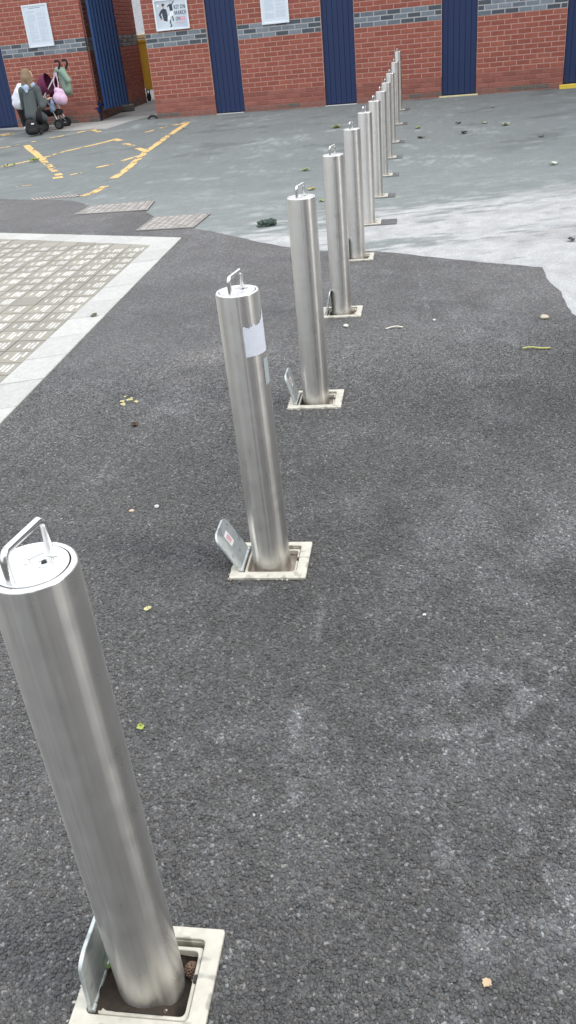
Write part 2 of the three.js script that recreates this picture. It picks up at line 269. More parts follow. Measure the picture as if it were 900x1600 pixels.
{ // loose-looking aggregate of the near tarmac, thinning out with distance
  const g = new THREE.IcosahedronGeometry(1, 0), p = g.attributes.position; for (let i = 0; i < p.count; i++) { const k = 0.78 + 0.4 * hash2(Math.round(p.getX(i) * 50), Math.round(p.getY(i) * 50 + p.getZ(i) * 90), 3); p.setXYZ(i, p.getX(i) * k, p.getY(i) * k, p.getZ(i) * k); } g.computeVertexNormals();
  const list = [], sp = 0.0066;
  for (let z = -4.4; z < -0.55; z += sp) for (let x = -1.6; x < 1.75; x += sp) {
    const X = x + rr(-0.5, 0.5) * sp, Z = z + rr(-0.5, 0.5) * sp, k = rnd(), s = rnd();
    if (Math.abs(X) > 0.52 - Z * 0.44 || k > sstep(-4.4, -2.4, Z) * 0.92) continue;
    if (inBox(X, Z, 0.116, 0.099, 5) || !inside(tarPoly, X, Z)) continue;
    if (X < lerp(-1.214, -0.654, (Z + 3.407) / (-7.186 + 3.407)) + 0.012) continue;
    list.push([X, Z, 0.0020 + 0.0026 * s * (0.5 + 0.5 * k)]);
  }
  const im = new THREE.InstancedMesh(g, std({ color: 0xffffff, roughness: 0.62 }), list.length), M = new THREE.Matrix4(), Q = new THREE.Quaternion(), E = new THREE.Euler(), c = new THREE.Color();
  list.forEach(([x, z, r], i) => {
    E.set(rr(-0.5, 0.5), rnd() * 6.28, rr(-0.5, 0.5)); Q.setFromEuler(E); M.compose(new THREE.Vector3(x, gy(x, z) + 0.0058 + r * rr(-0.2, 0.45), z), Q, new THREE.Vector3(r * rr(0.9, 1.5), r * 0.8, r * rr(0.85, 1.2))); im.setMatrixAt(i, M);
    const t = tarColor(x, z), v = 0.415 * (0.5 + 0.75 * rnd() * rnd() + 0.15 * rnd()) * (rnd() < 0.006 ? 2.6 : 1), w = rr(-0.05, 0.05); im.setColorAt(i, c.setRGB(t[0] * v * (1 + w), t[1] * v, t[2] * v * (1 - w)));
  });
  im.name = 'tarmac_aggregate'; shade(im); tag(im, 'dark stone aggregate of the near tarmac surface', null, null, 'stuff'); scene.add(im);
}
// dark squares of new tarmac round the far boxes
for (let i = 5; i < 12; i++) {
  const [x, z] = B[i], w = i === 5 ? 0.23 : 0.17, q = [[-0.13, -0.12], [w, -0.12], [w, 0.11], [-0.13, 0.11]].map(([u, v]) => [x + u * uAx[0] - v * uAx[1], z + u * uAx[1] + v * uAx[0]]);
  const lo = (k) => Math.min(...q.map((p) => p[k])) - 0.03, hi = (k) => Math.max(...q.map((p) => p[k])) + 0.03;
  tag(mesh('tarmac_patch', sheet({ xs: [...steps(lo(0), hi(0), 0.06), hi(0)], zs: [...steps(lo(1), hi(1), 0.06), hi(1)], poly: ragged(q, 0.04, 0.008, i), y: 0.004, tile: TAR_T, color: (a, b) => { const v = 0.25 * (0.7 + 0.6 * fbm(a * 9, b * 9, 4, 3)); return [v, v, v]; } }), mTar), null, null, null, 'structure');
}
// concrete apron in front of the gate and through the passage
{
  const p = ragged([[-1.742, -18.05], [-2.562, -16.518], [-2.87, -16.75], [-3.379, -16.899], [-4.501, -17.956], [-4.913, -18.359], [-8, -19.8], [-8, -27], [-0.8, -27], [-1.0, -20]], 0.15, 0.06, 8);
  const cTex = grain(256, 77, 0.3);
  tag(mesh('concrete_apron', sheet({ xs: [...steps(-8.2, -0.5, 0.15), -0.5], zs: [...steps(-27.2, -16, 0.15), -16], poly: p, y: 0.005, tile: 0.6, skirt: 0.01, color: (x, z) => { const v = 0.33 * (0.75 + 0.5 * fbm(x * 2, z * 2, 3, 4)); return [v * 1.03, v, v * 0.93]; } }), std({ map: cTex, vertexColors: true, roughness: 0.9 })), null, null, null, 'structure');
}
// worn yellow road paint
{
  const mY = std({ map: oldC, bumpMap: oldB, bumpScale: 0.0008, vertexColors: true, roughness: 0.75 });
  const lines = [
    [[[-1.763, -15.554], [-1.61, -15.705]], 0.05, 0.3], [[[-1.537, -15.842], [-1.296, -16.014], [-1.026, -16.135]], 0.09, 0.15],
    [[[-1.048, -16.152], [-1.34, -14.799], [-1.573, -13.464], [-1.678, -12.286], [-1.785, -11.44]], 0.085, 0.1], [[[-1.813, -10.865], [-1.894, -10.423], [-2.008, -10.254]], 0.085, 0.12],
    [[[-1.589, -13.26], [-1.73, -13.078], [-1.85, -12.907]], 0.075, 0.2], [[[-1.965, -12.715], [-2.162, -12.54]], 0.07, 0.2], [[[-2.317, -12.243], [-2.465, -12.141]], 0.045, 0.42],
    [[[-1.545, -13.554], [-1.739, -13.976]], 0.09, 0.1], [[[-1.843, -14.252], [-2.007, -14.601]], 0.08, 0.22], [[[-2.107, -14.957], [-2.26, -15.234]], 0.085, 0.16],
    [[[-2.175, -15.198], [-2.459, -14.916], [-2.943, -14.5], [-3.27, -14.007], [-3.59, -13.765], [-3.773, -13.609], [-4.6, -12.9]], 0.07, 0.2],
    [[[-3.821, -15.682], [-3.466, -14.69], [-3.147, -13.798]], 0.095, 0.08], [[[-3.146, -13.755], [-2.865, -12.95], [-2.623, -12.202]], 0.08, 0.4], [[[-2.674, -12.001], [-2.544, -12.036]], 0.13, 0.12],
    [[[-4.6, -15.6], [-4.275, -15.7], [-4.099, -15.749]], 0.06, 0.3], [[[-4.057, -15.842], [-3.977, -15.861]], 0.06, 0.3], [[[-3.791, -15.98], [-3.716, -16.029]], 0.06, 0.3], [[[-3.576, -16.187], [-3.278, -16.319]], 0.075, 0.28],
    [[[-3.142, -16.41], [-2.968, -16.552], [-2.802, -16.62]], 0.08, 0.2], [[[-2.802, -16.62], [-2.634, -16.255]], 0.08, 0.3], [[[-4.635, -17.3], [-4.416, -17.4]], 0.22, 0.2], [[[-3.079, -11.606], [-2.871, -11.591]], 0.03, 0.5]];
  lines.forEach(([pts, w, wear], n) => {
    w *= 1.22; wear *= 0.7; const L = [], R = [];
    pts.forEach((p, i) => { const a = pts[Math.max(0, i - 1)], b = pts[Math.min(pts.length - 1, i + 1)], l = Math.hypot(b[0] - a[0], b[1] - a[1]), nx = -(b[1] - a[1]) / l * w / 2, nz = (b[0] - a[0]) / l * w / 2; L.push([p[0] + nx, p[1] + nz]); R.unshift([p[0] - nx, p[1] - nz]); });
    const poly = ragged([...L, ...R], 0.05, 0.014, n + 30), xsv = poly.map((p) => p[0]), zsv = poly.map((p) => p[1]);
    const X = [Math.min(...xsv), Math.max(...xsv) + 0.001], Z = [Math.min(...zsv), Math.max(...zsv) + 0.001];
    tag(mesh('yellow_line', sheet({ xs: [...steps(X[0], X[1], 0.02), X[1]], zs: [...steps(Z[0], Z[1], 0.025), Z[1]], poly, y: 0.003, tile: OLD_T,
      drop: (x, z) => fbm(x * 9, z * 9, 200 + n, 4) < 0.32 + wear * 0.4 + 0.12 * (hash2(Math.round(x * 50), Math.round(z * 40), 3) - 0.5), color: (x, z) => { const v = 0.8 + 0.4 * fbm(x * 12, z * 12, 9, 3); return [0.92 * v, 0.62 * v, 0.24 * v]; } }), mY), null, null, null, 'structure');
  });
}

// ------------------------------------------------------------------ paving of engraved blocks with a border of pale flags
{
  const U = [Math.cos(0.2548), Math.sin(0.2548)], Vv = [Math.cos(1.7185), Math.sin(1.7185)], C0 = [-0.894, -6.987];   // inner corner; rows run along U, columns along V
  const PU = 0.178, PV = 0.1815, J = 0.008;
  const paving = new THREE.Group(); paving.name = 'paving'; tag(paving, null, null, null, 'structure'); scene.add(paving);
  const at = (u, v) => [C0[0] + U[0] * u + Vv[0] * v, C0[1] + U[1] * u + Vv[1] * v];
  // print: one small word and up to three lines, worn white letters on buff concrete
  const prints = Array.from({ length: 8 }, (_, k) => {
    const N = 128, m = new Float32Array(N * N), bars = [];
    const line = (x, y0, y1, w) => { for (let y = y0; y < y1;) { const l = 3 + rnd() * 3.5; bars.push([x, y, w, l]); y += l + (rnd() < 0.16 ? 5 : 1.1); } };
    line(26, 46, 46 + 34 + rnd() * 6, 9); const nl = k % 4 === 3 ? 2 : 3; for (let q = 0; q < nl; q++) { const a = 14 + rnd() * 22, b = 92 + rnd() * 24; line(62 + q * 18, k % 3 === 2 && q === 2 ? a + 30 : a, b, 11); }
    for (const [x, y, w, l] of bars) { const kind = rnd(); for (let j = 0; j < l; j++) for (let i = 0; i < w; i++) { const on = kind < 0.5 ? (i < 2.5 || i > w - 3.5 || j < 1.6) : kind < 0.8 ? (Math.abs(j - l / 2) < 1.4 || i > w - 3.5 || i < 2) : (j < 1.7 || (i > w / 2 - 1.6 && i < w / 2 + 1.4)); if (on) m[Math.min(N - 1, Math.floor(y + j)) * N + Math.min(N - 1, Math.floor(x + i))] = 1; else m[Math.min(N - 1, Math.floor(y + j)) * N + Math.min(N - 1, Math.floor(x + i))] = 0.35; } }
    return tex(N, (i, j) => { const g = 0.86 + 0.14 * hash2(i, j, k) + 0.1 * (pn(i / 12, j / 12, 10, k) - 0.5), on = m[j * N + i] * (0.75 + 0.25 * pn(i / 5, j / 5, 25, 70 + k)); return [lerp(0.27, 0.76, on) * g, lerp(0.248, 0.74, on) * g, lerp(0.205, 0.70, on) * g]; });
  });
  const plain = tex(128, (i, j) => { const g = 0.86 + 0.14 * hash2(i, j, 99) + 0.1 * (pn(i / 12, j / 12, 10, 98) - 0.5); return [0.27 * g, 0.248 * g, 0.205 * g]; });
  const mats = [...prints, plain].flatMap((t) => [1, 0.9, 1.08].map((k) => std({ map: t, color: lin(k, k, k * 0.99), roughness: 0.85 })));
  const flagTex = tex(256, (i, j) => { const g = 0.80 + 0.2 * hash2(i, j, 44) + 0.12 * (pn(i / 10, j / 10, 25, 46) - 0.5) - 0.22 * (hash2(i >> 1, j >> 1, 47) > 0.94); return [0.45 * g, 0.44 * g, 0.405 * g]; });
  const mFlag = [1, 0.93, 1.04, 0.97].map((k) => std({ map: flagTex, color: lin(k, k, k), roughness: 0.85 }));
  // a slab with the given plan outline, top following the ground
  const slab = (poly, uvOf, dy = 0.012) => {
    const pos = [], uv = [], idx = [], n = poly.length, ch = 0.002, cx = poly.reduce((s, p) => s + p[0], 0) / n, cz = poly.reduce((s, p) => s + p[1], 0) / n;
    const ring = (sh, y) => poly.forEach((p) => { const l = Math.hypot(p[0] - cx, p[1] - cz), x = p[0] + ((cx - p[0]) / l) * sh, z = p[1] + ((cz - p[1]) / l) * sh; pos.push(x, gy(x, z) + dy + y, z); uv.push(...uvOf(x, z)); });
    ring(ch, 0); ring(0, -ch); ring(0, -0.02);
    for (let i = 1; i < n - 1; i++) idx.push(0, i, i + 1);
    for (let r = 0; r < 2; r++) for (let i = 0; i < n; i++) { const a = r * n + i, b = r * n + ((i + 1) % n); idx.push(a, a + n, b, b, a + n, b + n); }
    let g = new THREE.BufferGeometry(); g.setAttribute('position', new THREE.Float32BufferAttribute(pos, 3)); g.setAttribute('uv', new THREE.Float32BufferAttribute(uv, 2));
    const s = (poly[1][0] - poly[0][0]) * (poly[2][1] - poly[0][1]) - (poly[1][1] - poly[0][1]) * (poly[2][0] - poly[0][0]); if (s > 0) for (let i = 0; i < idx.length; i += 3) [idx[i + 1], idx[i + 2]] = [idx[i + 2], idx[i + 1]];
    g.setIndex(idx); g = g.toNonIndexed(); g.computeVertexNormals(); return g;
  };
  // far edge of the paving runs askew: line through the two inner points of the top strip
  const eA = [-0.894, -6.987], eB = [-2.366, -7.964], eIn = (p) => (eB[0] - eA[0]) * (p[1] - eA[1]) - (eB[1] - eA[1]) * (p[0] - eA[0]) < 0;
  const clipEdge = (p) => { const f = (q) => -((eB[0] - eA[0]) * (q[1] - eA[1]) - (eB[1] - eA[1]) * (q[0] - eA[0])) - 0.004, o = []; p.forEach((a, i) => { const b = p[(i + 1) % p.length], da = f(a), db = f(b); if (da >= 0) o.push(a); if (da * db < 0) { const t = da / (da - db); o.push([a[0] + (b[0] - a[0]) * t, a[1] + (b[1] - a[1]) * t]); } }); return o; };
  for (let i = 0; i < 13; i++) for (let j = -6; j < 22; j++) {
    const u0 = -(i + 1) * PU + J / 2, u1 = -i * PU - J / 2, v0 = j * PV + J / 2 + 0.06, v1 = (j + 1) * PV - J / 2 + 0.06;
    const full = [[u0, v0], [u1, v0], [u1, v1], [u0, v1]].map(([a, b]) => at(a, b)), p = clipEdge(full); if (p.length < 3) continue;
    const area = Math.abs(p.reduce((s, a, q) => { const b = p[(q + 1) % p.length]; return s + a[0] * b[1] - a[1] * b[0]; }, 0) / 2); if (area < 0.001) continue;
    if (p[0][0] < -2.75) continue;
    const det = U[0] * Vv[1] - U[1] * Vv[0], uvOf = (x, z) => { const dx = x - C0[0], dz = z - C0[1]; return [((dx * Vv[1] - dz * Vv[0]) / det - u0) / (u1 - u0), 1 - ((U[0] * dz - U[1] * dx) / det - v0) / (v1 - v0)]; };
    const cut = area < 0.9 * PU * PV, which = cut || rnd() < 0.02 ? 8 : Math.floor(rnd() * 8);
    part('paving_block', slab(p, uvOf, 0.011 + rr(-0.0008, 0.0012)), mats[which * 3 + Math.floor(rnd() * 3)], paving);
  }
  // joint bed
  const bed = [[-0.894, -6.987], [-2.75, -8.22], [-5, -9.7], [-5, 0.5], [-2, 0.5], [-1.343, -3.917]];
  part('joint_bed', sheet({ xs: [...steps(-5, -0.6, 0.2), -0.6], zs: [...steps(-10, 0.5, 0.2), 0.5], poly: bed, y: 0.0085, tile: 0.5 }), std({ color: lin(0.10, 0.095, 0.085), map: sandTex }), paving);
  // border flags
  const fu = (x, z) => [x / 0.5, z / 0.5];
  const ed = (a, b, t) => [a[0] + (b[0] - a[0]) * t, a[1] + (b[1] - a[1]) * t];
  const I0 = [-0.894, -6.987], I1 = [-1.343, -3.917], O0 = [-0.654, -7.186], O1 = [-1.214, -3.407];
  const along = (o, d, l) => [o[0] + d[0] * l, o[1] + d[1] * l], dr = [-0.1467, 0.9892];
  for (let k = 0; k < 18; k++) {
    const a = 0.42 + (k - 1) * 0.356, l0 = k ? a + 0.005 : 0.0, l1 = a + 0.354;
    const i0 = k ? along(I0, dr, l0 - 0.165) : I0, i1 = along(I0, dr, l1 - 0.165), o0 = along(O0, dr, l0), o1 = along(O0, dr, l1);
    part('border_flag', slab([k ? i0 : I0, o0, o1, i1], fu, 0.012 + rr(-0.0005, 0.0015)), mFlag[k % 4], paving);
  }
  const dt = [-0.852, -0.5235];
  for (let k = 0; k < 8; k++) {
    const l0 = k * 0.356 + (k ? 0.003 : 0.003), l1 = l0 + 0.350; const o = (l) => along(O0, dt, l + (k || l > 0.1 ? 0.02 : 0)), i = (l) => along([-0.894, -6.987], [-0.833, -0.553], Math.max(0.002, l - 0.08));
    part('border_flag', slab([i(l0), i(l1), o(l1), o(l0)], fu, 0.0125 + rr(-0.0005, 0.0012)), mFlag[(k + 2) % 4], paving);
  }
}

// ------------------------------------------------------------------ manhole covers and the slotted drain
function cover(label, q, nu, nv) {
  const c = [0, 1].map((k) => q.reduce((s, p) => s + p[k], 0) / 4), y = gy(c[0], c[1]);
  const t = thing('manhole_cover', label, 'manhole cover', [c[0], y, c[1]]);
  const P = (u, v, in_ = 0) => { const a = q.map((p) => [p[0] - c[0], p[1] - c[1]]); const s = in_ + u * (1 - 2 * in_), w = in_ + v * (1 - 2 * in_); return [0, 1].map((k) => (a[0][k] * (1 - s) + a[3][k] * s) * (1 - w) + (a[1][k] * (1 - s) + a[2][k] * s) * w); };
  const prism = (pts, h0, h1) => { const s = new THREE.Shape(pts.map((p) => new THREE.Vector2(p[0], -p[1]))); const g = new THREE.ExtrudeGeometry(s, { depth: h1 - h0, bevelEnabled: false }); g.rotateX(-Math.PI / 2); g.translate(0, h0, 0);
    const pp = g.attributes.position; for (let i = 0; i < pp.count; i++) pp.setY(i, pp.getY(i) + gy(c[0] + pp.getX(i), c[1] + pp.getZ(i)) - y); return g; };
  part('infill', prism([P(0, 0), P(0, 1), P(1, 1), P(1, 0)], 0.0, 0.009), std({ color: lin(0.27, 0.245, 0.22), map: sandTex, roughness: 0.95 }), t);
  const s = new THREE.Shape([P(0, 0), P(0, 1), P(1, 1), P(1, 0)].map((p) => new THREE.Vector2(p[0], -p[1]))); s.holes.push(new THREE.Path([P(0, 0, 0.025), P(0, 1, 0.025), P(1, 1, 0.025), P(1, 0, 0.025)].map((p) => new THREE.Vector2(p[0], -p[1]))));
  const fg = new THREE.ExtrudeGeometry(s, { depth: 0.013, bevelEnabled: false }); fg.rotateX(-Math.PI / 2);
  const pp = fg.attributes.position; for (let i = 0; i < pp.count; i++) pp.setY(i, pp.getY(i) + gy(c[0] + pp.getX(i), c[1] + pp.getZ(i)) - y);
  part('frame', fg, std({ color: lin(0.30, 0.28, 0.26), map: galvTex, roughness: 0.7 }), t);
  const tones = [[0.40, 0.365, 0.33], [0.34, 0.31, 0.28], [0.43, 0.40, 0.365]].map((k) => std({ color: lin(...k), map: sandTex, roughness: 0.9 }));
  for (let i = 0; i < nu; i++) for (let j = 0; j < nv; j++) { const g = 0.14, a = 0.04, f = (n, k) => a + (1 - 2 * a) * (n / k); part('tread_pad', prism([P(f(i + g, nu), f(j + g, nv)), P(f(i + g, nu), f(j + 1 - g, nv)), P(f(i + 1 - g, nu), f(j + 1 - g, nv)), P(f(i + 1 - g, nu), f(j + g, nv))], 0.008, 0.013), tones[Math.floor(rnd() * 3)], t); }
}
cover('pale rectangular manhole cover with raised pads, farther of the two, partly lapped by dark tarmac', [[-1.86, -8.95], [-1.765, -9.434], [-1.072, -9.358], [-1.10, -8.80]], 10, 6);
cover('pale rectangular manhole cover with raised pads, nearer of the two, by the paving corner', [[-1.093, -7.72], [-0.982, -8.354], [-0.445, -8.252], [-0.576, -7.61]], 8, 8);
{
  const t = thing('drain_grate', 'narrow slotted metal drain grate at the dark tarmac edge near yellow paint', 'drain', [-2.32, gy(-2.32, -10.33), -10.33], -0.10);
  part('channel', box(0.56, 0.006, 0.15, 0, 0.001, 0), std({ color: lin(0.10, 0.095, 0.09), map: sandTex }), t);
  part('frame', merge([box(0.56, 0.012, 0.014, 0, 0.006, 0.075), box(0.56, 0.012, 0.014, 0, 0.006, -0.075)]), std({ color: lin(0.30, 0.27, 0.25), roughness: 0.8 }), t);
  const m = std({ color: lin(0.42, 0.37, 0.33), roughness: 0.85 });
  for (let i = 0; i < 12; i++) part('bar', box(0.018, 0.003, 0.145), m, t, [-0.26 + i * 0.047, 0.0085, 0], [0, 0.6, 0]);
}

// ------------------------------------------------------------------ brick buildings
function brickGeo(w, h, d = 0.05, c = 0.004) {
  const p = [], x = w / 2, y = h / 2, f = [[-x + c, -y + c], [x - c, -y + c], [x - c, y - c], [-x + c, y - c]], o = [[-x, -y], [x, -y], [x, y], [-x, y]], P = [];
  const quad = (a, b, cc, dd) => P.push(a, b, cc, a, cc, dd);
  quad(...f.map((q) => [...q, 0]));
  for (let i = 0; i < 4; i++) { const k = (i + 1) % 4; quad([...o[i], -c], [...o[k], -c], [...f[k], 0], [...f[i], 0]); quad([...o[i], -d], [...o[k], -d], [...o[k], -c], [...o[i], -c]); }
  const g = new THREE.BufferGeometry(), u0 = rnd(), v0 = rnd(); g.setAttribute('position', new THREE.Float32BufferAttribute(P.flat(), 3));
  g.setAttribute('uv', new THREE.Float32BufferAttribute(P.flatMap((q) => [u0 + q[0] / 0.4, v0 + q[1] / 0.4]), 2)); g.computeVertexNormals(); return g;
}
const COURSE = 0.075;
const geoCache = {};
const brickShared = (w) => { const k = w.toFixed(3); const l = geoCache[k] ??= [0, 1, 2].map(() => brickGeo(w, COURSE - 0.0122)); return l[Math.floor(rnd() * 3)]; };
// brick spots of one pier: s0..s1 along the wall, band = height of the blue band's foot
function pierBricks(s0, s1, band, count, yTop, parity = 0) {
  const W = (s1 - s0) / count, out = [];
  for (let c = -17; band + c * COURSE < yTop; c++) {
    const y = band + (c + 0.5) * COURSE; let x = s0, first = (((c + parity) % 2) + 2) % 2 === 0;
    const blue = c >= 0 && c < 3, foot = c < -14, low = c < -11;
    while (x < s1 - 0.02) { let w = first ? W / 2 : W; first = false; w = Math.min(w, s1 - x); out.push({ x: x + w / 2, y, w: w - 0.0125, kind: blue ? 'blue' : foot ? 'foot' : low ? 'low' : 'red', end: x < s0 + 0.05 || x + w > s1 - 0.02 }); x += w; }
  }
  return out;
}
const pickMat = (b) => { if (b.kind === 'blue') return mBlueBrick[b.end && rnd() < 0.7 ? 3 : Math.floor(rnd() * 4)]; if (b.kind === 'foot') return mFootBrick[Math.floor(rnd() * 3)]; if (b.kind === 'low') return mLowBrick[Math.floor(rnd() * 3)]; return mBrick[Math.floor(rnd() * 5)]; };
function stuffBricks(list, parent) {
  const by = new Map(); for (const b of list) { const m = pickMat(b); if (!by.has(m)) by.set(m, []); const g = brickGeo(b.w, COURSE - 0.0122); g.translate(b.x, b.y, 0); by.get(m).push(g); }
  for (const [m, gs] of by) tag(part('brick_courses', mergeGeometries(gs), m, parent), null, null, null, 'stuff');
}
function facade(name, label, originZ, band, piers, doors, bodyS, bodyDepth, budget) {
  const t = thing(name, label, 'building', [0, 0, -originZ], -Math.atan(WA));
  const H = 4.6, all = [];
  for (const [s0, s1, n, par] of piers) {
    const cut = s1 < -2.9 && s1 > -3 ? 0.02 : 0, dep = cut ? 0.1 : 0.3, yl = band - 11 * COURSE, w = part('wall', merge([box(s1 - s0 - cut, H - yl, dep, (s0 + s1 - cut) / 2, (H + yl) / 2, -0.0045 - dep / 2)]), mMortar, t);
    part('wall_foot', box(s1 - s0 - cut, yl + 0.3, dep, (s0 + s1 - cut) / 2, (yl - 0.3) / 2, -0.0045 - dep / 2), mMortarLow, t);
    part('band_mortar', box(s1 - s0 - 0.004 - cut, 3 * COURSE - 0.006, 0.02, (s0 + s1 - cut) / 2, band + 1.5 * COURSE, -0.0125), mMortarGrey, t);
    for (const b of pierBricks(s0, s1, band, n, H - 0.02, par)) all.push({ ...b, w0: w, show: b.y < 2.05 && s0 < 5.6 && s0 > -5 ? b.x : -99 });
  }
  const vis = all.filter((b) => b.show > -90).sort((a, b) => (b.y < 1.95 ? b.x : -50) - (a.y < 1.95 ? a.x : -50)), single = new Set(vis.slice(0, budget));
  for (const b of single) { const m = part('brick', brickShared(b.w), pickMat(b), b.w0, [b.x, b.y, rr(-0.0015, 0.0012)]); m.rotation.z = rr(-0.004, 0.004); }
  stuffBricks(all.filter((b) => !single.has(b)), t);
  part('body', box(bodyS[1] - bodyS[0], H + 0.3, bodyDepth, (bodyS[0] + bodyS[1]) / 2, (H - 0.3) / 2, -0.306 - bodyDepth / 2), std({ color: lin(0.25, 0.10, 0.08), map: brickTex }), t);
  part('coping', box(bodyS[1] - bodyS[0] + 0.06, 0.08, bodyDepth + 0.4, (bodyS[0] + bodyS[1]) / 2, H + 0.042, -0.15 - bodyDepth / 2, 0.01), std({ color: lin(0.4, 0.39, 0.37), map: sandTex }), t);
  for (const [s0, s1, sill, sillC, gap] of doors) {
    const d = part('door', box(s1 - s0, 2.5, 0.03, (s0 + s1) / 2, 1.36, -0.085), mBlue, t), n = 6, bw = (s1 - s0 - 0.01) / n;
    for (let i = 0; i < n; i++) part('board', box(bw - 0.004, 2.45 - 0.015, 0.022, 0, 0, 0, 0.003), mBlue, d, [s0 + 0.005 + bw * (i + 0.5), 1.345 + gap, -0.058]);
    part('lintel', box(s1 - s0 - 0.004, 2.0, 0.29, (s0 + s1) / 2, 3.60, -0.16), mMortarLow, t);
    if (sill) part('threshold', box(s1 - s0 + sill[0], sill[1], sill[2], (s0 + s1) / 2, 0.115 + sill[1] / 2 - 0.004, -0.02 + sill[2] / 2 - 0.03, 0.004), std({ color: lin(...sillC), map: sandTex, roughness: 0.8 }), d);
  }
  return t;
}
facade('turnstile_building', 'red brick building with blue brick band and narrow blue doors behind the bollards', WD, 1.257,
  [[-1.751, -0.598, 5, 0], [-0.045, 1.438, 6.5, 1], [1.997, 3.447, 6.5, 0], [4.02, 5.41, 6.5, 1], [5.98, 7.4, 6.5, 0]],
  [[-0.598, -0.045, [-0.03, 0.012, 0.08], [0.6, 0.58, 0.52], 0.012], [1.438, 1.997, [0.0, 0.012, 0.09], [0.62, 0.6, 0.55], 0.012], [3.447, 4.02, [0.07, 0.022, 0.1], [0.72, 0.63, 0.36], 0.02], [5.41, 5.98, [0.1, 0.06, 0.16], [0.85, 0.62, 0.08], 0.06]],
  [-1.751, 7.4], 8.0, 296);
const leftB = facade('gatehouse_building', 'red brick building with blue brick band left of the open gate', 17.06, 1.312, [[-6.8, -5.32, 6.5, 0], [-4.752, -2.968, 8, 1]], [[-5.32, -4.752, [0, 0.012, 0.08], [0.4, 0.4, 0.4], 0.03]], [-6.8, -4.0], 4.0, 250);
{ // the return wall into the passage
  const a = new THREE.Vector3(-2.862, 0, -17.915), b = new THREE.Vector3(-2.35, 0, -22.2), l = a.distanceTo(b), g = new THREE.Group();
  const w = part('return_wall', box(l - 0.33, 4.8, 0.3, 0.165, 2.1, -0.156), mMortarLow, leftB); leftB.updateMatrixWorld();
  const mid = leftB.worldToLocal(a.clone().add(b).multiplyScalar(0.5)); w.position.copy(mid); w.rotation.y = Math.atan2(-(b.z - a.z), b.x - a.x) + Math.PI - leftB.rotation.y; w.position.y = 0;
  w.rotation.y = Math.PI / 2 - Math.atan2(b.x - a.x, -(b.z - a.z)) - leftB.rotation.y;
  const list = pierBricks(-l / 2, l / 2, 1.312, Math.round(l / 0.225), 4.5, 0); stuffBricks(list, w);
}
// the paper notices and the poster, on the brick face
function notice(name, label, s, y, w, h, oz, canvasFn, frameMat, cw = 384) {
  const t = thing(name, label, name === 'advert_poster' ? 'poster' : 'notice', [s / WK + -WA / WK * 0.004, y, -oz + WA * (s / WK) + 0.004], -Math.atan(WA));
  const ch = Math.round((cw * h) / w), cv = document.createElement('canvas'); cv.width = cw; cv.height = ch; const c = cv.getContext('2d'); canvasFn(c, cw, ch);
  const tx = new THREE.CanvasTexture(cv); tx.colorSpace = THREE.SRGBColorSpace;
  const f = 0.022, sh = new THREE.Shape([[-w / 2, -h / 2], [w / 2, -h / 2], [w / 2, h / 2], [-w / 2, h / 2]].map((p) => new THREE.Vector2(...p)));
  sh.holes.push(new THREE.Path([[-w / 2 + f, -h / 2 + f], [w / 2 - f, -h / 2 + f], [w / 2 - f, h / 2 - f], [-w / 2 + f, h / 2 - f]].map((p) => new THREE.Vector2(...p))));
  const fg = new THREE.ExtrudeGeometry(sh, { depth: 0.016, bevelEnabled: true, bevelSize: 0.003, bevelThickness: 0.003, bevelSegments: 2 });
  part('frame', fg, frameMat, t, [0, 0, 0.004]); part('backboard', box(w - 0.01, h - 0.01, 0.008, 0, 0, 0.005), mWhite, t);
  part('sheet', new THREE.PlaneGeometry(w - 2 * f + 0.004, h - 2 * f + 0.004), std({ map: tx, roughness: 0.35 }), t, [0, 0, 0.0125]);
}
const smallPrint = (c, w, h) => {
  c.fillStyle = '#d4dbe2'; c.fillRect(0, 0, w, h); c.fillStyle = '#8fa3b5'; c.fillRect(w * 0.24, h * 0.045, w * 0.5, h * 0.022);
  c.fillStyle = '#a9b7c6'; for (const x of [0.1, 0.54]) for (let y = 0.12; y < 0.9; y += 0.0165) { if (rnd() < 0.1) continue; let p = x; const e = x + 0.34 + rnd() * 0.02 - (rnd() < 0.2 ? 0.15 : 0); while (p < e) { const l = 0.012 + rnd() * 0.03; c.fillRect(p * w, y * h, l * w, h * 0.0075); p += l + 0.008; } }
};
const mFrameWhite = std({ color: lin(0.72, 0.76, 0.80), roughness: 0.4 });
notice('notice_board', 'white framed notice of small print on the wall above the kneeling person', -3.71 * WK, 1.797, 0.515, 0.682, 17.06, smallPrint, mFrameWhite);
notice('notice_board', 'white framed notice of small print between two blue doors', 0.632 * WK, 1.79, 0.475, 0.69, WD, smallPrint, mFrameWhite);
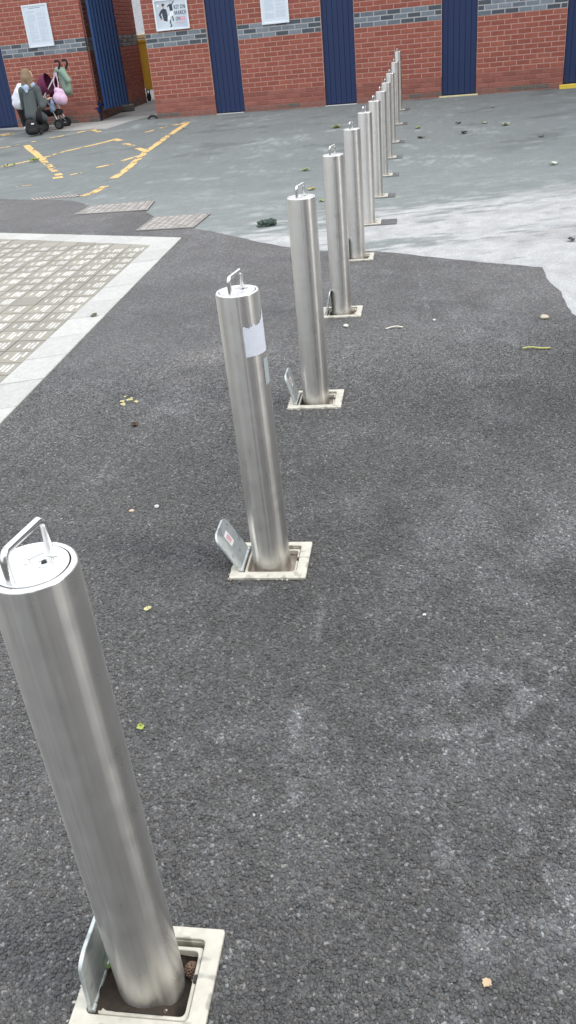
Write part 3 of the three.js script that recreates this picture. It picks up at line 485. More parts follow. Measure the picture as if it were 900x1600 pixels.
notice('advert_poster', 'framed poster with players in dark kit reading KIT ON MARCH ON', -1.148 * WK, 1.742, 0.615, 0.468, WD, (c, w, h) => {
  const g = c.createLinearGradient(0, 0, w, h); g.addColorStop(0, '#aeb9c4'); g.addColorStop(0.5, '#cdd5dc'); g.addColorStop(1, '#b4bfca'); c.fillStyle = g; c.fillRect(0, 0, w, h);
  c.fillStyle = '#e3e8ec'; c.beginPath(); c.arc(w * 0.10, h * 0.16, w * 0.035, 0, 7); c.fill();
  const el = (x, y, a, b, col, r = 0) => { c.fillStyle = col; c.beginPath(); c.ellipse(x * w, y * h, a * w, b * h, r, 0, 7); c.fill(); };
  const ln = (pts, wd, col) => { c.strokeStyle = col; c.lineWidth = wd * w; c.lineCap = 'round'; c.lineJoin = 'round'; c.beginPath(); pts.forEach((p, i) => (i ? c.lineTo(p[0] * w, p[1] * h) : c.moveTo(p[0] * w, p[1] * h))); c.stroke(); };
  // half-length player, arms back
  el(0.27, 0.20, 0.042, 0.075, '#c9a48c'); el(0.27, 0.15, 0.045, 0.05, '#4a3a30'); ln([[0.20, 0.36], [0.13, 0.48], [0.17, 0.62]], 0.06, '#333a47'); ln([[0.17, 0.62], [0.12, 0.66]], 0.03, '#c9a48c');
  c.fillStyle = '#2f3542'; c.beginPath(); [[0.20, 0.31], [0.27, 0.27], [0.36, 0.32], [0.385, 0.55], [0.35, 0.74], [0.24, 0.70], [0.21, 0.5]].forEach((p, i) => (i ? c.lineTo(p[0] * w, p[1] * h) : c.moveTo(p[0] * w, p[1] * h))); c.fill(); for (let i = 0; i < 4; i++) ln([[0.225, 0.40 + i * 0.08], [0.37, 0.38 + i * 0.08]], 0.008, '#59606d');
  // running player, arms wide
  el(0.50, 0.10, 0.022, 0.04, '#caa58d'); c.fillStyle = '#2d3340'; c.beginPath(); [[0.45, 0.15], [0.56, 0.13], [0.57, 0.38], [0.48, 0.42]].forEach((p, i) => (i ? c.lineTo(p[0] * w, p[1] * h) : c.moveTo(p[0] * w, p[1] * h))); c.fill();
  ln([[0.46, 0.17], [0.41, 0.22]], 0.03, '#2d3340'); ln([[0.55, 0.16], [0.62, 0.06]], 0.03, '#2d3340'); ln([[0.50, 0.42], [0.47, 0.58]], 0.055, '#eef0f2'); ln([[0.545, 0.40], [0.53, 0.56]], 0.05, '#e3e6ea'); ln([[0.47, 0.60], [0.44, 0.78], [0.47, 0.90]], 0.035, '#2a2f3a'); ln([[0.53, 0.58], [0.55, 0.72]], 0.035, '#2a2f3a'); el(0.44, 0.93, 0.03, 0.018, '#20242c'); el(0.42, 0.62, 0.05, 0.09, '#e8ebee');
  c.fillStyle = '#1f2a3d'; c.font = `bold ${h * 0.19}px sans-serif`; c.textBaseline = 'alphabetic'; c.save(); c.scale(0.78, 1); c.fillText('KIT ON', (0.60 * w) / 0.78, h * 0.33); c.fillText('MARCH', (0.60 * w) / 0.78, h * 0.53); c.fillText('ON', (0.62 * w) / 0.78, h * 0.74); c.restore();
  c.fillStyle = '#d57f95'; for (let i = 0; i < 3; i++) { c.fillRect(w * (0.765 + i * 0.055), h * 0.62, w * 0.04, h * 0.11); } c.fillStyle = '#e2c9d2'; c.fillRect(w * 0.78, h * 0.66, w * 0.14, h * 0.02); c.fillStyle = '#d07a92'; c.fillRect(w * 0.60, h * 0.80, w * 0.32, h * 0.018); c.fillStyle = '#9aa5b1'; c.fillRect(w * 0.66, h * 0.86, w * 0.2, h * 0.012);
}, mFrameWhite, 512);

// ------------------------------------------------------------------ the open corrugated gate
{
  const a = [-2.70, -17.98], dir = [0.36, -0.933], L = 0.86, t = thing('steel_gate', 'dark blue corrugated steel gate leaf folded open against the passage wall', 'gate', [a[0], 0, a[1]], Math.atan2(-dir[1], dir[0]));
  const n = 7, p = L / n, prof = []; for (let i = 0; i < n; i++) { const x = i * p; prof.push([x, 0], [x + p * 0.45, 0], [x + p * 0.6, 0.03], [x + p * 0.85, 0.03]); } prof.push([L, 0]);
  const s = new THREE.Shape([...prof, ...prof.slice().reverse().map(([x, y]) => [x, y - 0.003])].map((q) => new THREE.Vector2(...q)));
  const g = new THREE.ExtrudeGeometry(s, { depth: 2.6, bevelEnabled: false }); g.rotateX(-Math.PI / 2); g.scale(1, 1, -1); 
  { const ix = g.index; const pp = g.attributes.position.array; if (!ix) for (let i = 0; i < pp.length; i += 9) for (let k = 0; k < 3; k++) { const q = pp[i + 3 + k]; pp[i + 3 + k] = pp[i + 6 + k]; pp[i + 6 + k] = q; } g.computeVertexNormals(); }
  part('corrugated_sheet', g, mBlueGate, t, [0, 0.32, 0]);
  part('edge_rail', merge([box(0.03, 2.62, 0.05, -0.016, 1.62, 0.0), box(0.03, 2.62, 0.05, L + 0.016, 1.62, 0.0), box(L, 0.04, 0.035, L / 2, 0.36, -0.03), box(L, 0.04, 0.035, L / 2, 1.9, -0.03)]), mBlueGate, t);
  part('hinge_post', merge([box(0.10, 0.34, 0.10, -0.05, 0.28, -0.17, 0.005), box(0.13, 0.10, 0.13, -0.06, 0.32, -0.16, 0.01), box(0.14, 0.05, 0.05, 0.0, 0.40, -0.09)]), mBlue, t);
}
{
  const t = tag(mesh('concrete_block', (() => { const g = box(0.30, 0.13, 0.20, 0, 0.065, 0, 0.02); return g; })(), std({ color: lin(0.22, 0.22, 0.20), map: sandTex, roughness: 0.95 })), 'grey concrete block on the ground at the foot of the corrugated gate', 'concrete block');
  t.position.set(-2.55, 0.12, -19.85); t.rotation.y = 0.25;
}
{ // four-wheeled bin in the passage
  const t = thing('wheeled_bin', 'mustard yellow four-wheeled bin with pale lid behind the brick corner', 'bin', [-1.93, 0.12, -22.75], -0.3);
  const mY = std({ color: lin(0.72, 0.46, 0.06), roughness: 0.5 }), mL = std({ color: lin(0.88, 0.80, 0.45), roughness: 0.5 });
  const g = box(1, 1, 1, 0, 0, 0, 0.05), p = g.attributes.position; for (let i = 0; i < p.count; i++) { const k = 0.86 + 0.14 * (p.getY(i) + 0.5); p.setX(i, p.getX(i) * k); p.setZ(i, p.getZ(i) * k); } g.scale(0.95, 1.12, 0.85); g.computeVertexNormals();
  part('body', g, mY, t, [0, 0.82, 0]); part('rim', box(1.02, 0.07, 0.92, 0, 1.36, 0, 0.02), mY, t);
  part('lid', box(1.05, 0.12, 0.95, 0, 1.46, 0, 0.04), mL, t); t.scale.setScalar(0.93);
  for (const [x, z] of [[-0.36, 0.3], [0.36, 0.3], [-0.36, -0.3], [0.36, -0.3]]) { const w = part('wheel', (() => { const q = new THREE.CylinderGeometry(0.095, 0.095, 0.05, 18); q.rotateZ(Math.PI / 2); return q; })(), mDark, t, [x, 0.095, z]); part('fork', merge([box(0.012, 0.18, 0.05, -0.035, 0.07, 0), box(0.012, 0.18, 0.05, 0.035, 0.07, 0), box(0.09, 0.014, 0.09, 0, 0.165, 0)]), mDark, w); }
}
{ // the stand on the other side of the yard, behind the viewpoint: the steel mirrors it
  const t = thing('stand_building', 'grey clad stand with brick base across the yard, behind the viewpoint', 'building', [9.6, 0, 13], 0.12);
  part('wall', box(16, 3, 1, 0, 1.5, 0), std({ color: lin(0.22, 0.09, 0.07), map: brickTex, roughness: 0.9 }), t); part('cladding', box(16.2, 5, 1.2, 0, 5.5, 0), std({ color: lin(0.07, 0.075, 0.085), map: streak, roughness: 0.6 }), t); part('roof', box(16.6, 0.3, 5, 0, 8.15, 1), mDark, t);
  for (let i = 0; i < 5; i++) { const d = part('door', box(1.6, 2.4, 0.08, -6.4 + i * 3.2, 1.2, -0.53), mBlue, t); part('handle', box(0.05, 0.3, 0.05, -5.8 + i * 3.2, 1.1, -0.59, 0.01), mSteel, d); }
}
{ // dark clad side of the ground, well to the right of the frame, and a brick pier behind the viewpoint
  const t = thing('side_building', 'dark navy clad building to the right of the yard, out of frame', 'building', [11.5, 0, -7], 0);
  part('wall', box(1, 1.4, 16, 0, 0.7, 0), std({ color: lin(0.2, 0.08, 0.06), map: brickTex }), t); part('cladding', box(1.1, 4.6, 16.1, 0, 3.71, 0), std({ color: lin(0.03, 0.035, 0.05), map: streak, roughness: 0.6 }), t); for (let i = 0; i < 4; i++) part('window', box(0.06, 1.0, 1.8, -0.57, 3.2, -6 + i * 4), std({ color: lin(0.02, 0.025, 0.03), roughness: 0.1 }), t);
  const q = thing('brick_pier', 'tall dark brick gate pier behind the viewpoint', 'gate pier', [-0.9, 0, 6], 0.1); part('shaft', box(1.0, 4.2, 1.0, 0, 2.1, 0), std({ color: lin(0.09, 0.045, 0.035), map: brickTex, roughness: 0.9 }), q); part('coping', box(1.2, 0.16, 1.2, 0, 4.28, 0, 0.03), std({ color: lin(0.25, 0.25, 0.24), map: sandTex }), q);
}
{ // rendered wall closing the passage
  const t = thing('rendered_wall', 'pale grey rendered wall seen at the back of the passage', 'wall', [-1.6, 0, -27.5], -0.2);
  part('render_face', box(9, 6, 0.3, 0, 2.8, 0), std({ color: lin(0.72, 0.74, 0.76), map: sandTex, roughness: 0.9 }), t); part('coping', box(9.1, 0.1, 0.42, 0, 5.85, 0, 0.01), std({ color: lin(0.4, 0.4, 0.4), roughness: 0.9 }), t);
}
tag(mesh('door_stop', tube([[-0.09, 0.012, 0.02], [-0.04, 0.05, 0.0], [0.03, 0.05, 0.0], [0.07, 0.015, 0.0], [0.10, 0.012, 0.03]], 0.018, 20, 8), mDark), 'small bent black rubber stop at the foot of the brick corner', 'stop').position.set(-1.76, 0.12, -17.2);

// ------------------------------------------------------------------ bollards
const R = 0.056;
function lathe(pts, seg = 64) { return new THREE.LatheGeometry(pts.map((p) => new THREE.Vector2(...p)), seg); }
const tubeGeo = (h) => { const g = lathe([[R - 0.004, -0.028], [R, -0.028], [R, h * 0.25], [R, h * 0.5], [R, h * 0.75], [R, h - 0.003], [R - 0.0012, h - 0.0008], [R - 0.003, h]], 96); return g; };
const rimGeo = lathe([[R - 0.003, 0], [0.0478, 0.0002], [0.0472, -0.0008], [0.0472, -0.004]], 96);
const plateGeo = lathe([[0.0455, -0.004], [0.0455, 0.0002], [0.0448, 0.0009], [0.0001, 0.0010]], 96);
const handleGeo = (() => { const a = [-0.010, 0, 0.037], b = [0.0045, 0, -0.045], h = 0.0405, r = 0.012, pts = [], mix = (t) => [a[0] + (b[0] - a[0]) * t, 0, a[2] + (b[2] - a[2]) * t], L = Math.hypot(b[0] - a[0], b[2] - a[2]); pts.push([a[0], -0.004, a[2]], [a[0], 0.012, a[2]]);
  for (let k = 0; k <= 6; k++) { const w = (k / 6) * Math.PI / 2, m = mix((r - r * Math.cos(w)) / L); pts.push([m[0], h - r + r * Math.sin(w), m[2]]); } for (let k = 0; k <= 6; k++) { const w = (k / 6) * Math.PI / 2, m = mix(1 - (r - r * Math.sin(w)) / L); pts.push([m[0], h - r + r * Math.cos(w), m[2]]); } pts.push([b[0], 0.012, b[2]], [b[0], -0.004, b[2]]); return tube(pts, 0.0053, 80, 12); })();
const lockGeo = lathe([[0.012, 0.0008], [0.012, 0.0019], [0.0105, 0.0022], [0.0058, 0.0022], [0.0055, 0.0012], [0.0001, 0.0012]], 24);
const hexGeo = new THREE.CylinderGeometry(0.0034, 0.0034, 0.0028, 6); hexGeo.translate(0, 0.0012, 0);
const screwGeo = lathe([[0.006, 0.0008], [0.0058, 0.0022], [0.003, 0.003], [0.0026, 0.0018], [0.0001, 0.0018]], 16);
function rectRing(w, d, w2, d2, r, h, ox = 0, oz = 0) {
  const rr_ = (W, D, rad, path, X = 0, Z = 0) => { path.moveTo(X - W / 2 + rad, Z - D / 2); path.lineTo(X + W / 2 - rad, Z - D / 2); path.quadraticCurveTo(X + W / 2, Z - D / 2, X + W / 2, Z - D / 2 + rad); path.lineTo(X + W / 2, Z + D / 2 - rad); path.quadraticCurveTo(X + W / 2, Z + D / 2, X + W / 2 - rad, Z + D / 2); path.lineTo(X - W / 2 + rad, Z + D / 2); path.quadraticCurveTo(X - W / 2, Z + D / 2, X - W / 2, Z + D / 2 - rad); path.lineTo(X - W / 2, Z - D / 2 + rad); path.quadraticCurveTo(X - W / 2, Z - D / 2, X - W / 2 + rad, Z - D / 2); return path; };
  const s = rr_(w, d, 0.005, new THREE.Shape()); s.holes.push(rr_(w2, d2, r, new THREE.Path(), ox, -oz));
  const g = new THREE.ExtrudeGeometry(s, { depth: h, bevelEnabled: true, bevelSize: 0.0012, bevelThickness: 0.0012, bevelSegments: 1, curveSegments: 6 }); g.rotateX(-Math.PI / 2);
  const p = g.attributes.position, uv = g.attributes.uv; for (let i = 0; i < p.count; i++) uv.setXY(i, p.getX(i) / 0.25 + 0.3, p.getZ(i) / 0.25 + 0.1); return g;
}
const boxFrame = rectRing(0.224, 0.190, 0.176, 0.144, 0.012, 0.006, -0.004, -0.004);
const boxWall = rectRing(0.186, 0.154, 0.174, 0.142, 0.012, 0.034, -0.004, -0.004);
const innerRim = rectRing(0.152, 0.124, 0.143, 0.115, 0.012, 0.012, 0, 0);
const lidGeo = (() => { const s = new THREE.Shape(), d = 0.128, l = 0.128, r = 0.02; s.moveTo(-d / 2, 0); s.lineTo(d / 2, 0); s.lineTo(d / 2, l - r); s.quadraticCurveTo(d / 2, l, d / 2 - r * 1.4, l + 0.004); s.lineTo(-d / 2 + r * 1.4, l + 0.004); s.quadraticCurveTo(-d / 2, l, -d / 2, l - r); s.lineTo(-d / 2, 0);
  const g = new THREE.ExtrudeGeometry(s, { depth: 0.005, bevelEnabled: true, bevelSize: 0.001, bevelThickness: 0.001, bevelSegments: 1 }); g.rotateY(Math.PI / 2); const p = g.attributes.position, uv = g.attributes.uv; for (let i = 0; i < p.count; i++) uv.setXY(i, p.getZ(i) / 0.25, p.getY(i) / 0.25); return g; })();
const hingeGeo = merge([bar([0, 0.006, -0.05], [0, 0.006, 0.05], 0.0055), bar([0, 0.006, -0.064], [0, 0.006, -0.052], 0.0065), bar([0, 0.006, 0.052], [0, 0.006, 0.064], 0.0065)]);
const latchGeo = merge([box(0.006, 0.012, 0.014, 0, 0.004, 0, 0.002), bar([0, 0.004, 0], [0.012, 0.002, 0.004], 0.003)]);
function cylPatch(h0, h1, a0, a1, r, topFn) { // a strip of film wrapped on the tube; angles from the camera side towards the right
  const n = 28, pos = [], uv = [], idx = []; for (let i = 0; i <= n; i++) { const t = i / n, a = lerp(a0, a1, t), top = topFn ? topFn(t) : h1; for (const [y, q] of [[h0, 0], [top, 1]]) { pos.push(Math.sin(a) * r, y, Math.cos(a) * r); uv.push(t, q); } }
  for (let i = 0; i < n; i++) { const k = i * 2; idx.push(k, k + 2, k + 1, k + 1, k + 2, k + 3); }
  const g = new THREE.BufferGeometry(); g.setAttribute('position', new THREE.Float32BufferAttribute(pos, 3)); g.setAttribute('uv', new THREE.Float32BufferAttribute(uv, 2)); g.setIndex(idx); g.computeVertexNormals(); return g;
}
const stickerTex = (() => { const cv = document.createElement('canvas'); cv.width = 64; cv.height = 80; const c = cv.getContext('2d'); c.fillStyle = '#f3ece8'; c.fillRect(0, 0, 64, 80); c.fillStyle = '#c8323e'; for (let i = 0; i < 4; i++) { c.fillRect(12 + i * 11, 18, 6, 44); } c.fillStyle = '#f3ece8'; for (let i = 0; i < 6; i++) c.fillRect(10, 24 + i * 7, 46, 1.5); const t = new THREE.CanvasTexture(cv); t.colorSpace = THREE.SRGBColorSpace; return t; })();
const LABELS = [
  ['nearest steel bollard of the row, its ground box filled with dark soil'], ['second steel bollard from the front, torn white sticker on its side'], ['third steel bollard from the front, box lid leaning away to the left'], ['fourth steel bollard from the front, box lid standing close against its tube'],
  ['fifth steel bollard from the front, last one standing on the dark tarmac'], ['sixth steel bollard from the front, first one on the pale worn asphalt'], ['seventh steel bollard from the front, beside a white scuffed patch'], ['eighth steel bollard counted from the nearest one in the row'], ['ninth steel bollard counted from the nearest one in the row'], ['tenth steel bollard, third from the brick wall end'], ['eleventh steel bollard, last but one before the brick wall'], ['farthest steel bollard of the row, closest to the brick wall']];
const LID = [0.06, -0.5, -0.26, 0.22, 0.1];
B.forEach(([x, z, h], i) => {
  const t = thing('bollard', LABELS[i][0], 'bollard', [x, gy(x, z) + (i < 5 ? 0.006 : 0.004), z], TURN, 'row of steel bollards');
  const hh = h - 0.006, tb = part('tube', tubeGeo(hh), mSteel, t); tb.rotation.y = 0.3 + i * 1.7; if (i === 1) t.rotation.z = 0.012;
  const cap = part('cap', merge([rimGeo, plateGeo]), mCap, t, [0, hh, 0]);
  part('handle', handleGeo, mRod, t, [0, hh, 0], [0, i === 0 ? 0 : rr(-0.05, 0.05), 0]);
  if (i < 5) { part('lock', lockGeo, mRod, cap, [0.014, 0, -0.006]); part('lock_socket', hexGeo, mDark, cap, [0.014, 0, -0.006]); part('screw', screwGeo, mRod, cap, [-0.010, 0, -0.006]); part('score_mark', box(0.026, 0.0006, 0.0010), mPlateFar, cap, [-0.004, 0.0011, -0.016], [0, 0.9, 0]); part('key_slot', box(0.007, 0.0008, 0.0016), mPlateFar, cap, [0.022, 0.0011, -0.018], [0, 0.3, 0]); }
  if (i < 3) for (let k = 0; k < 22; k++) { const e = rnd() < 0.6, u = e ? -0.113 + rr(-0.006, 0.004) : rr(-0.11, 0.11), v = e ? rr(-0.03, 0.105) : 0.101 + rr(-0.003, 0.005); part('mortar_chip', new THREE.IcosahedronGeometry(rr(0.0022, 0.0055), 0), k % 3 ? mPlate : mSand, t, [u, 0.002, v], [rnd() * 3, rnd() * 3, 0]).scale.y = 0.6; }
  if (i < 5) {
    part('box_frame', boxFrame, mPlate, t, [0, 0.002, 0.006]); part('box_wall', boxWall, mPlate, t, [0, -0.034, 0.006]);
    part('box_floor', box(0.183, 0.004, 0.151, -0.004, -0.028, 0.002), mSand, t);
    part('inner_rim', innerRim, mPlate, t, [0.004, -0.010, 0.006]);
    part('hinge', hingeGeo, mLid, t, [-0.082, 0.0, 0.004]); part('latch', latchGeo, mDark, t, [0.079, -0.002, 0.0]);
    const lid = part('lid', lidGeo, mLid, t, [-0.086, 0.006, 0.004], [0, 0, 0]); lid.rotation.z = -LID[i];
    if (i > 0 && i < 3) { const st = part('warning_sticker', new THREE.PlaneGeometry(0.034, 0.042), std({ map: stickerTex, roughness: 0.5 }), lid, [0.0066, 0.085, 0.0]); st.rotation.y = Math.PI / 2; }
    if (i !== 1) { const sg = new THREE.PlaneGeometry(0.15, 0.12, 30, 24); sg.rotateX(-Math.PI / 2); const p = sg.attributes.position; for (let k = 0; k < p.count; k++) p.setY(k, 0.016 * fbm(p.getX(k) * 40 + i * 9, p.getZ(k) * 40, 5, 4) - 0.030 * sstep(0.0, 0.06, p.getX(k) - 0.5 * p.getZ(k)) + (i === 0 ? 0.014 : -0.004)); sg.computeVertexNormals();
      const soil = part('soil', sg, std({ color: lin(0.04, 0.029, 0.02), map: brickTex, roughness: 1 }), t, [-0.008, i === 0 ? -0.016 : -0.024, 0.004]);
      if (i === 0) for (let k = 0; k < 26; k++) part('crumb', new THREE.IcosahedronGeometry(rr(0.002, 0.005), 0), k % 5 ? std({ color: lin(0.09, 0.065, 0.045), roughness: 1 }) : mSand, soil, [rr(-0.07, 0.05), 0.014, rr(0.02, 0.056)], [rnd() * 3, rnd() * 3, 0]); }
  } else {
    part('box_frame', rectRing(0.20, 0.17, 0.15, 0.12, 0.012, 0.005, 0, 0), mPlate, t, [0, 0.001, 0.006]); part('box_floor', box(0.16, 0.002, 0.13, 0, 0.001, 0.006), mSand, t); part('latch', box(0.02, 0.008, 0.05, 0.066, 0.004, 0, 0.002), mLid, t);
  }
  if (i === 1) {
    const jag = (q) => hh - 0.078 + 0.028 * sstep(0.6, 1, q) + 0.016 * (hash2(Math.floor(q * 9), 4, 1) - 0.5) - 0.012 * Math.abs(((q * 9) % 1) - 0.5);
    const st = part('torn_sticker', cylPatch(hh - 0.158, 0, 0.06, 1.4, R + 0.0008, jag), std({ color: lin(0.66, 0.69, 0.76), map: grain(128, 5, 0.25), roughness: 0.6 }), t); st.rotation.y = -TURN; 
    const s2 = part('grey_sticker', cylPatch(hh - 0.246, hh - 0.174, 0.92, 1.4, R + 0.0008), std({ color: lin(0.33, 0.37, 0.38), roughness: 0.5 }), t); s2.rotation.y = -TURN;
  }
});

// ------------------------------------------------------------------ people
function blob(bones, cell, k = 0.03) { // [ax,ay,az,ra, bx,by,bz,rb] tapered capsules joined with a smooth minimum
  const lo = [9, 9, 9], hi = [-9, -9, -9]; for (const b of bones) for (const o of [0, 4]) for (let q = 0; q < 3; q++) { lo[q] = Math.min(lo[q], b[o + q] - b[o + 3] - k); hi[q] = Math.max(hi[q], b[o + q] + b[o + 3] + k); }
  const size = Math.max(...hi.map((v, q) => v - lo[q])) + 4 * cell, c = lo.map((v, q) => (v + hi[q]) / 2), n = Math.min(120, Math.ceil(size / cell)), mc = new MarchingCubes(n, new THREE.MeshStandardMaterial(), false, false, 200000), half = size / 2;
  for (let z = 0; z < n; z++) for (let y = 0; y < n; y++) for (let x = 0; x < n; x++) {
    const X = c[0] + ((x - n / 2) / (n / 2)) * half, Y = c[1] + ((y - n / 2) / (n / 2)) * half, Z = c[2] + ((z - n / 2) / (n / 2)) * half; let d = 9;
    for (const b of bones) { const dx = b[4] - b[0], dy = b[5] - b[1], dz = b[6] - b[2], l = dx * dx + dy * dy + dz * dz, t = l ? clamp(((X - b[0]) * dx + (Y - b[1]) * dy + (Z - b[2]) * dz) / l) : 0; const e = Math.hypot(X - b[0] - t * dx, Y - b[1] - t * dy, Z - b[2] - t * dz) - lerp(b[3], b[7], t); const h = clamp(0.5 + (0.5 * (d - e)) / k); d = d > 8 ? e : lerp(d, e, h) - k * h * (1 - h); }
    mc.field[x + y * n + z * n * n] = -d;
  }
  mc.isolation = 0; mc.update(); const g = new THREE.BufferGeometry(), P = mc.positionArray.slice(0, mc.count * 3), N = mc.normalArray.slice(0, mc.count * 3);
  for (let i = 0; i < P.length; i += 3) for (let q = 0; q < 3; q++) P[i + q] = c[q] + P[i + q] * half;
  g.setAttribute('position', new THREE.BufferAttribute(P, 3)); g.setAttribute('normal', new THREE.BufferAttribute(N, 3)); g.setAttribute('uv', new THREE.BufferAttribute(new Float32Array((P.length / 3) * 2).map((_, i) => P[(i >> 1) * 3 + (i & 1)] / 0.3), 2)); return g;
}
const bn = (a, ra, b, rb) => [...a, ra, ...b, rb];
function hand(w, dir, side, s = 1) { // palm with four curled fingers and a thumb from wrist w along dir
  const D = V(dir).normalize(), X = new THREE.Vector3(0, 1, 0).cross(D).normalize(), Y = D.clone().cross(X), P = (d, x, y) => [w[0] + (D.x * d + X.x * x + Y.x * y) * s, w[1] + (D.y * d + X.y * x + Y.y * y) * s, w[2] + (D.z * d + X.z * x + Y.z * y) * s], o = [];
  for (const x of [-0.025, 0, 0.025]) o.push(bn(P(0, x * 0.5, 0), 0.014 * s, P(0.075, x, 0), 0.013 * s));
  [0.062, 0.072, 0.066, 0.052].forEach((l, i) => { const x = -0.032 + i * 0.0215; o.push(bn(P(0.08, x, 0), 0.009 * s, P(0.08 + l * 0.45, x, -0.012), 0.0085 * s), bn(P(0.08 + l * 0.45, x, -0.012), 0.0085 * s, P(0.08 + l * 0.75, x, -0.038), 0.007 * s)); });
  o.push(bn(P(0.02, side * 0.03, 0), 0.012 * s, P(0.055, side * 0.055, -0.012), 0.010 * s), bn(P(0.055, side * 0.055, -0.012), 0.010 * s, P(0.082, side * 0.05, -0.028), 0.008 * s)); return o;
}
const headBones = (c, f, s) => { const F = V(f).normalize(), X = new THREE.Vector3(0, 1, 0).cross(F).normalize(), P = (d, x, y) => [c[0] + (F.x * d + X.x * x) * s, c[1] + y * s, c[2] + (F.z * d + X.z * x) * s]; return [bn(P(-0.015, 0, 0.03), 0.088 * s, P(0.02, 0, 0.03), 0.08 * s), bn(P(0.03, 0, -0.01), 0.068 * s, P(0.045, 0, -0.075), 0.045 * s), bn(P(0.09, 0, 0.012), 0.010 * s, P(0.106, 0, -0.018), 0.014 * s), bn(P(0.0, 0.086, 0.01), 0.016 * s, P(-0.005, 0.09, -0.02), 0.012 * s), bn(P(0.0, -0.086, 0.01), 0.016 * s, P(-0.005, -0.09, -0.02), 0.012 * s), bn(P(0.088, 0.018, -0.048), 0.008 * s, P(0.088, -0.018, -0.048), 0.008 * s), bn(P(0.078, 0.035, 0.03), 0.011 * s, P(0.078, 0.03, 0.03), 0.011 * s), bn(P(0.078, -0.035, 0.03), 0.011 * s, P(0.078, -0.03, 0.03), 0.011 * s)]; };
const mSkin = std({ color: lin(0.58, 0.34, 0.25), roughness: 0.6 }), cloth = (r, g, b) => std({ color: lin(r, g, b), map: sandTex, roughness: 0.95 });
const mBlack = cloth(0.016, 0.016, 0.018);
{ // kneeling person, back to the camera
  const t = thing('person', 'kneeling person in dark green coat with pale blue hood, reaching towards the pushchair', 'person', [-3.86, gy(-3.86, -16.9) + 0.004, -16.9], 0);
  t.scale.set(0.88, 1, 1);
  const body = blob([bn([-0.02, 0.36, 0], 0.09, [0.0, 0.66, -0.06], 0.09), bn([0.02, 0.72, -0.06], 0.07, [0.01, 0.84, -0.05], 0.045), bn([-0.13, 0.71, -0.05], 0.05, [0.15, 0.71, -0.05], 0.05), bn([0.16, 0.70, -0.05], 0.045, [0.20, 0.45, -0.02], 0.036), bn([0.20, 0.45, -0.02], 0.034, [0.30, 0.535, -0.14], 0.024), bn([-0.14, 0.70, -0.05], 0.045, [-0.2, 0.48, -0.16], 0.036), bn([-0.2, 0.48, -0.16], 0.034, [-0.08, 0.45, -0.34], 0.024), bn([0.07, 0.32, 0], 0.07, [0.1, 0.10, -0.32], 0.055), bn([0.1, 0.10, -0.32], 0.055, [0.1, 0.08, 0.06], 0.035), bn([-0.08, 0.32, 0], 0.07, [-0.11, 0.44, -0.36], 0.06), bn([-0.11, 0.44, -0.36], 0.055, [-0.1, 0.08, -0.22], 0.035)], 0.016);
  const head = blob(headBones([0.0, 0.93, -0.05], [0.35, 0, -1], 0.95), 0.007, 0.012), h1 = blob(hand([0.30, 0.535, -0.14], [0.8, 0.25, -0.5], 1, 0.95), 0.005, 0.006), h2 = blob(hand([-0.08, 0.45, -0.34], [0.7, 0, -0.5], -1, 0.95), 0.005, 0.006);
  part('body', mergeGeometries([body, head, h1, h2]), mSkin, t);
  part('coat', blob([bn([-0.03, 0.32, 0.0], 0.14, [-0.01, 0.64, -0.05], 0.125), bn([0.0, 0.27, -0.06], 0.125, [-0.02, 0.36, -0.05], 0.13), bn([-0.13, 0.715, -0.05], 0.068, [0.15, 0.715, -0.05], 0.068), bn([0.165, 0.705, -0.05], 0.07, [0.21, 0.45, -0.01], 0.06), bn([0.21, 0.45, -0.01], 0.06, [0.28, 0.515, -0.115], 0.048), bn([-0.15, 0.705, -0.05], 0.07, [-0.2, 0.48, -0.16], 0.06), bn([-0.2, 0.48, -0.16], 0.058, [-0.10, 0.455, -0.31], 0.046), bn([0.10, 0.30, -0.05], 0.10, [0.17, 0.24, -0.16], 0.07)], 0.014, 0.035), cloth(0.095, 0.11, 0.112), t);
  part('hood', blob([bn([-0.10, 0.79, -0.03], 0.045, [-0.02, 0.765, 0.05], 0.05), bn([-0.02, 0.765, 0.05], 0.05, [0.11, 0.80, -0.02], 0.045), bn([-0.03, 0.76, 0.05], 0.05, [-0.02, 0.70, 0.085], 0.026), bn([-0.09, 0.8, -0.06], 0.04, [0.10, 0.80, -0.06], 0.04)], 0.010, 0.02), cloth(0.42, 0.52, 0.68), t);
  part('hair', blob([bn([0.0, 0.965, -0.045], 0.098, [-0.01, 0.90, -0.005], 0.09), bn([-0.03, 0.91, 0.01], 0.07, [-0.045, 0.79, 0.05], 0.035), bn([0.02, 0.90, 0.01], 0.068, [0.055, 0.78, 0.045], 0.03), bn([0.06, 0.93, -0.03], 0.05, [0.10, 0.80, 0.0], 0.03), bn([-0.06, 0.93, -0.02], 0.045, [-0.085, 0.82, 0.02], 0.026)], 0.009, 0.014), cloth(0.24, 0.17, 0.105), t);
  part('trousers', blob([bn([0.07, 0.30, 0], 0.105, [0.11, 0.10, -0.32], 0.072), bn([0.11, 0.09, -0.32], 0.066, [0.11, 0.075, 0.07], 0.05), bn([-0.08, 0.31, 0], 0.105, [-0.11, 0.44, -0.36], 0.075), bn([-0.11, 0.44, -0.36], 0.068, [-0.1, 0.11, -0.22], 0.05)], 0.014), mBlack, t);
  part('shoe', blob([bn([0.11, 0.06, 0.09], 0.045, [0.115, 0.03, 0.17], 0.03), bn([0.11, 0.09, 0.12], 0.04, [0.11, 0.12, 0.10], 0.03)], 0.008, 0.015), mBlack, t); part('shoe', blob([bn([-0.1, 0.04, -0.2], 0.04, [-0.1, 0.032, -0.33], 0.032)], 0.008, 0.015), mBlack, t);
}
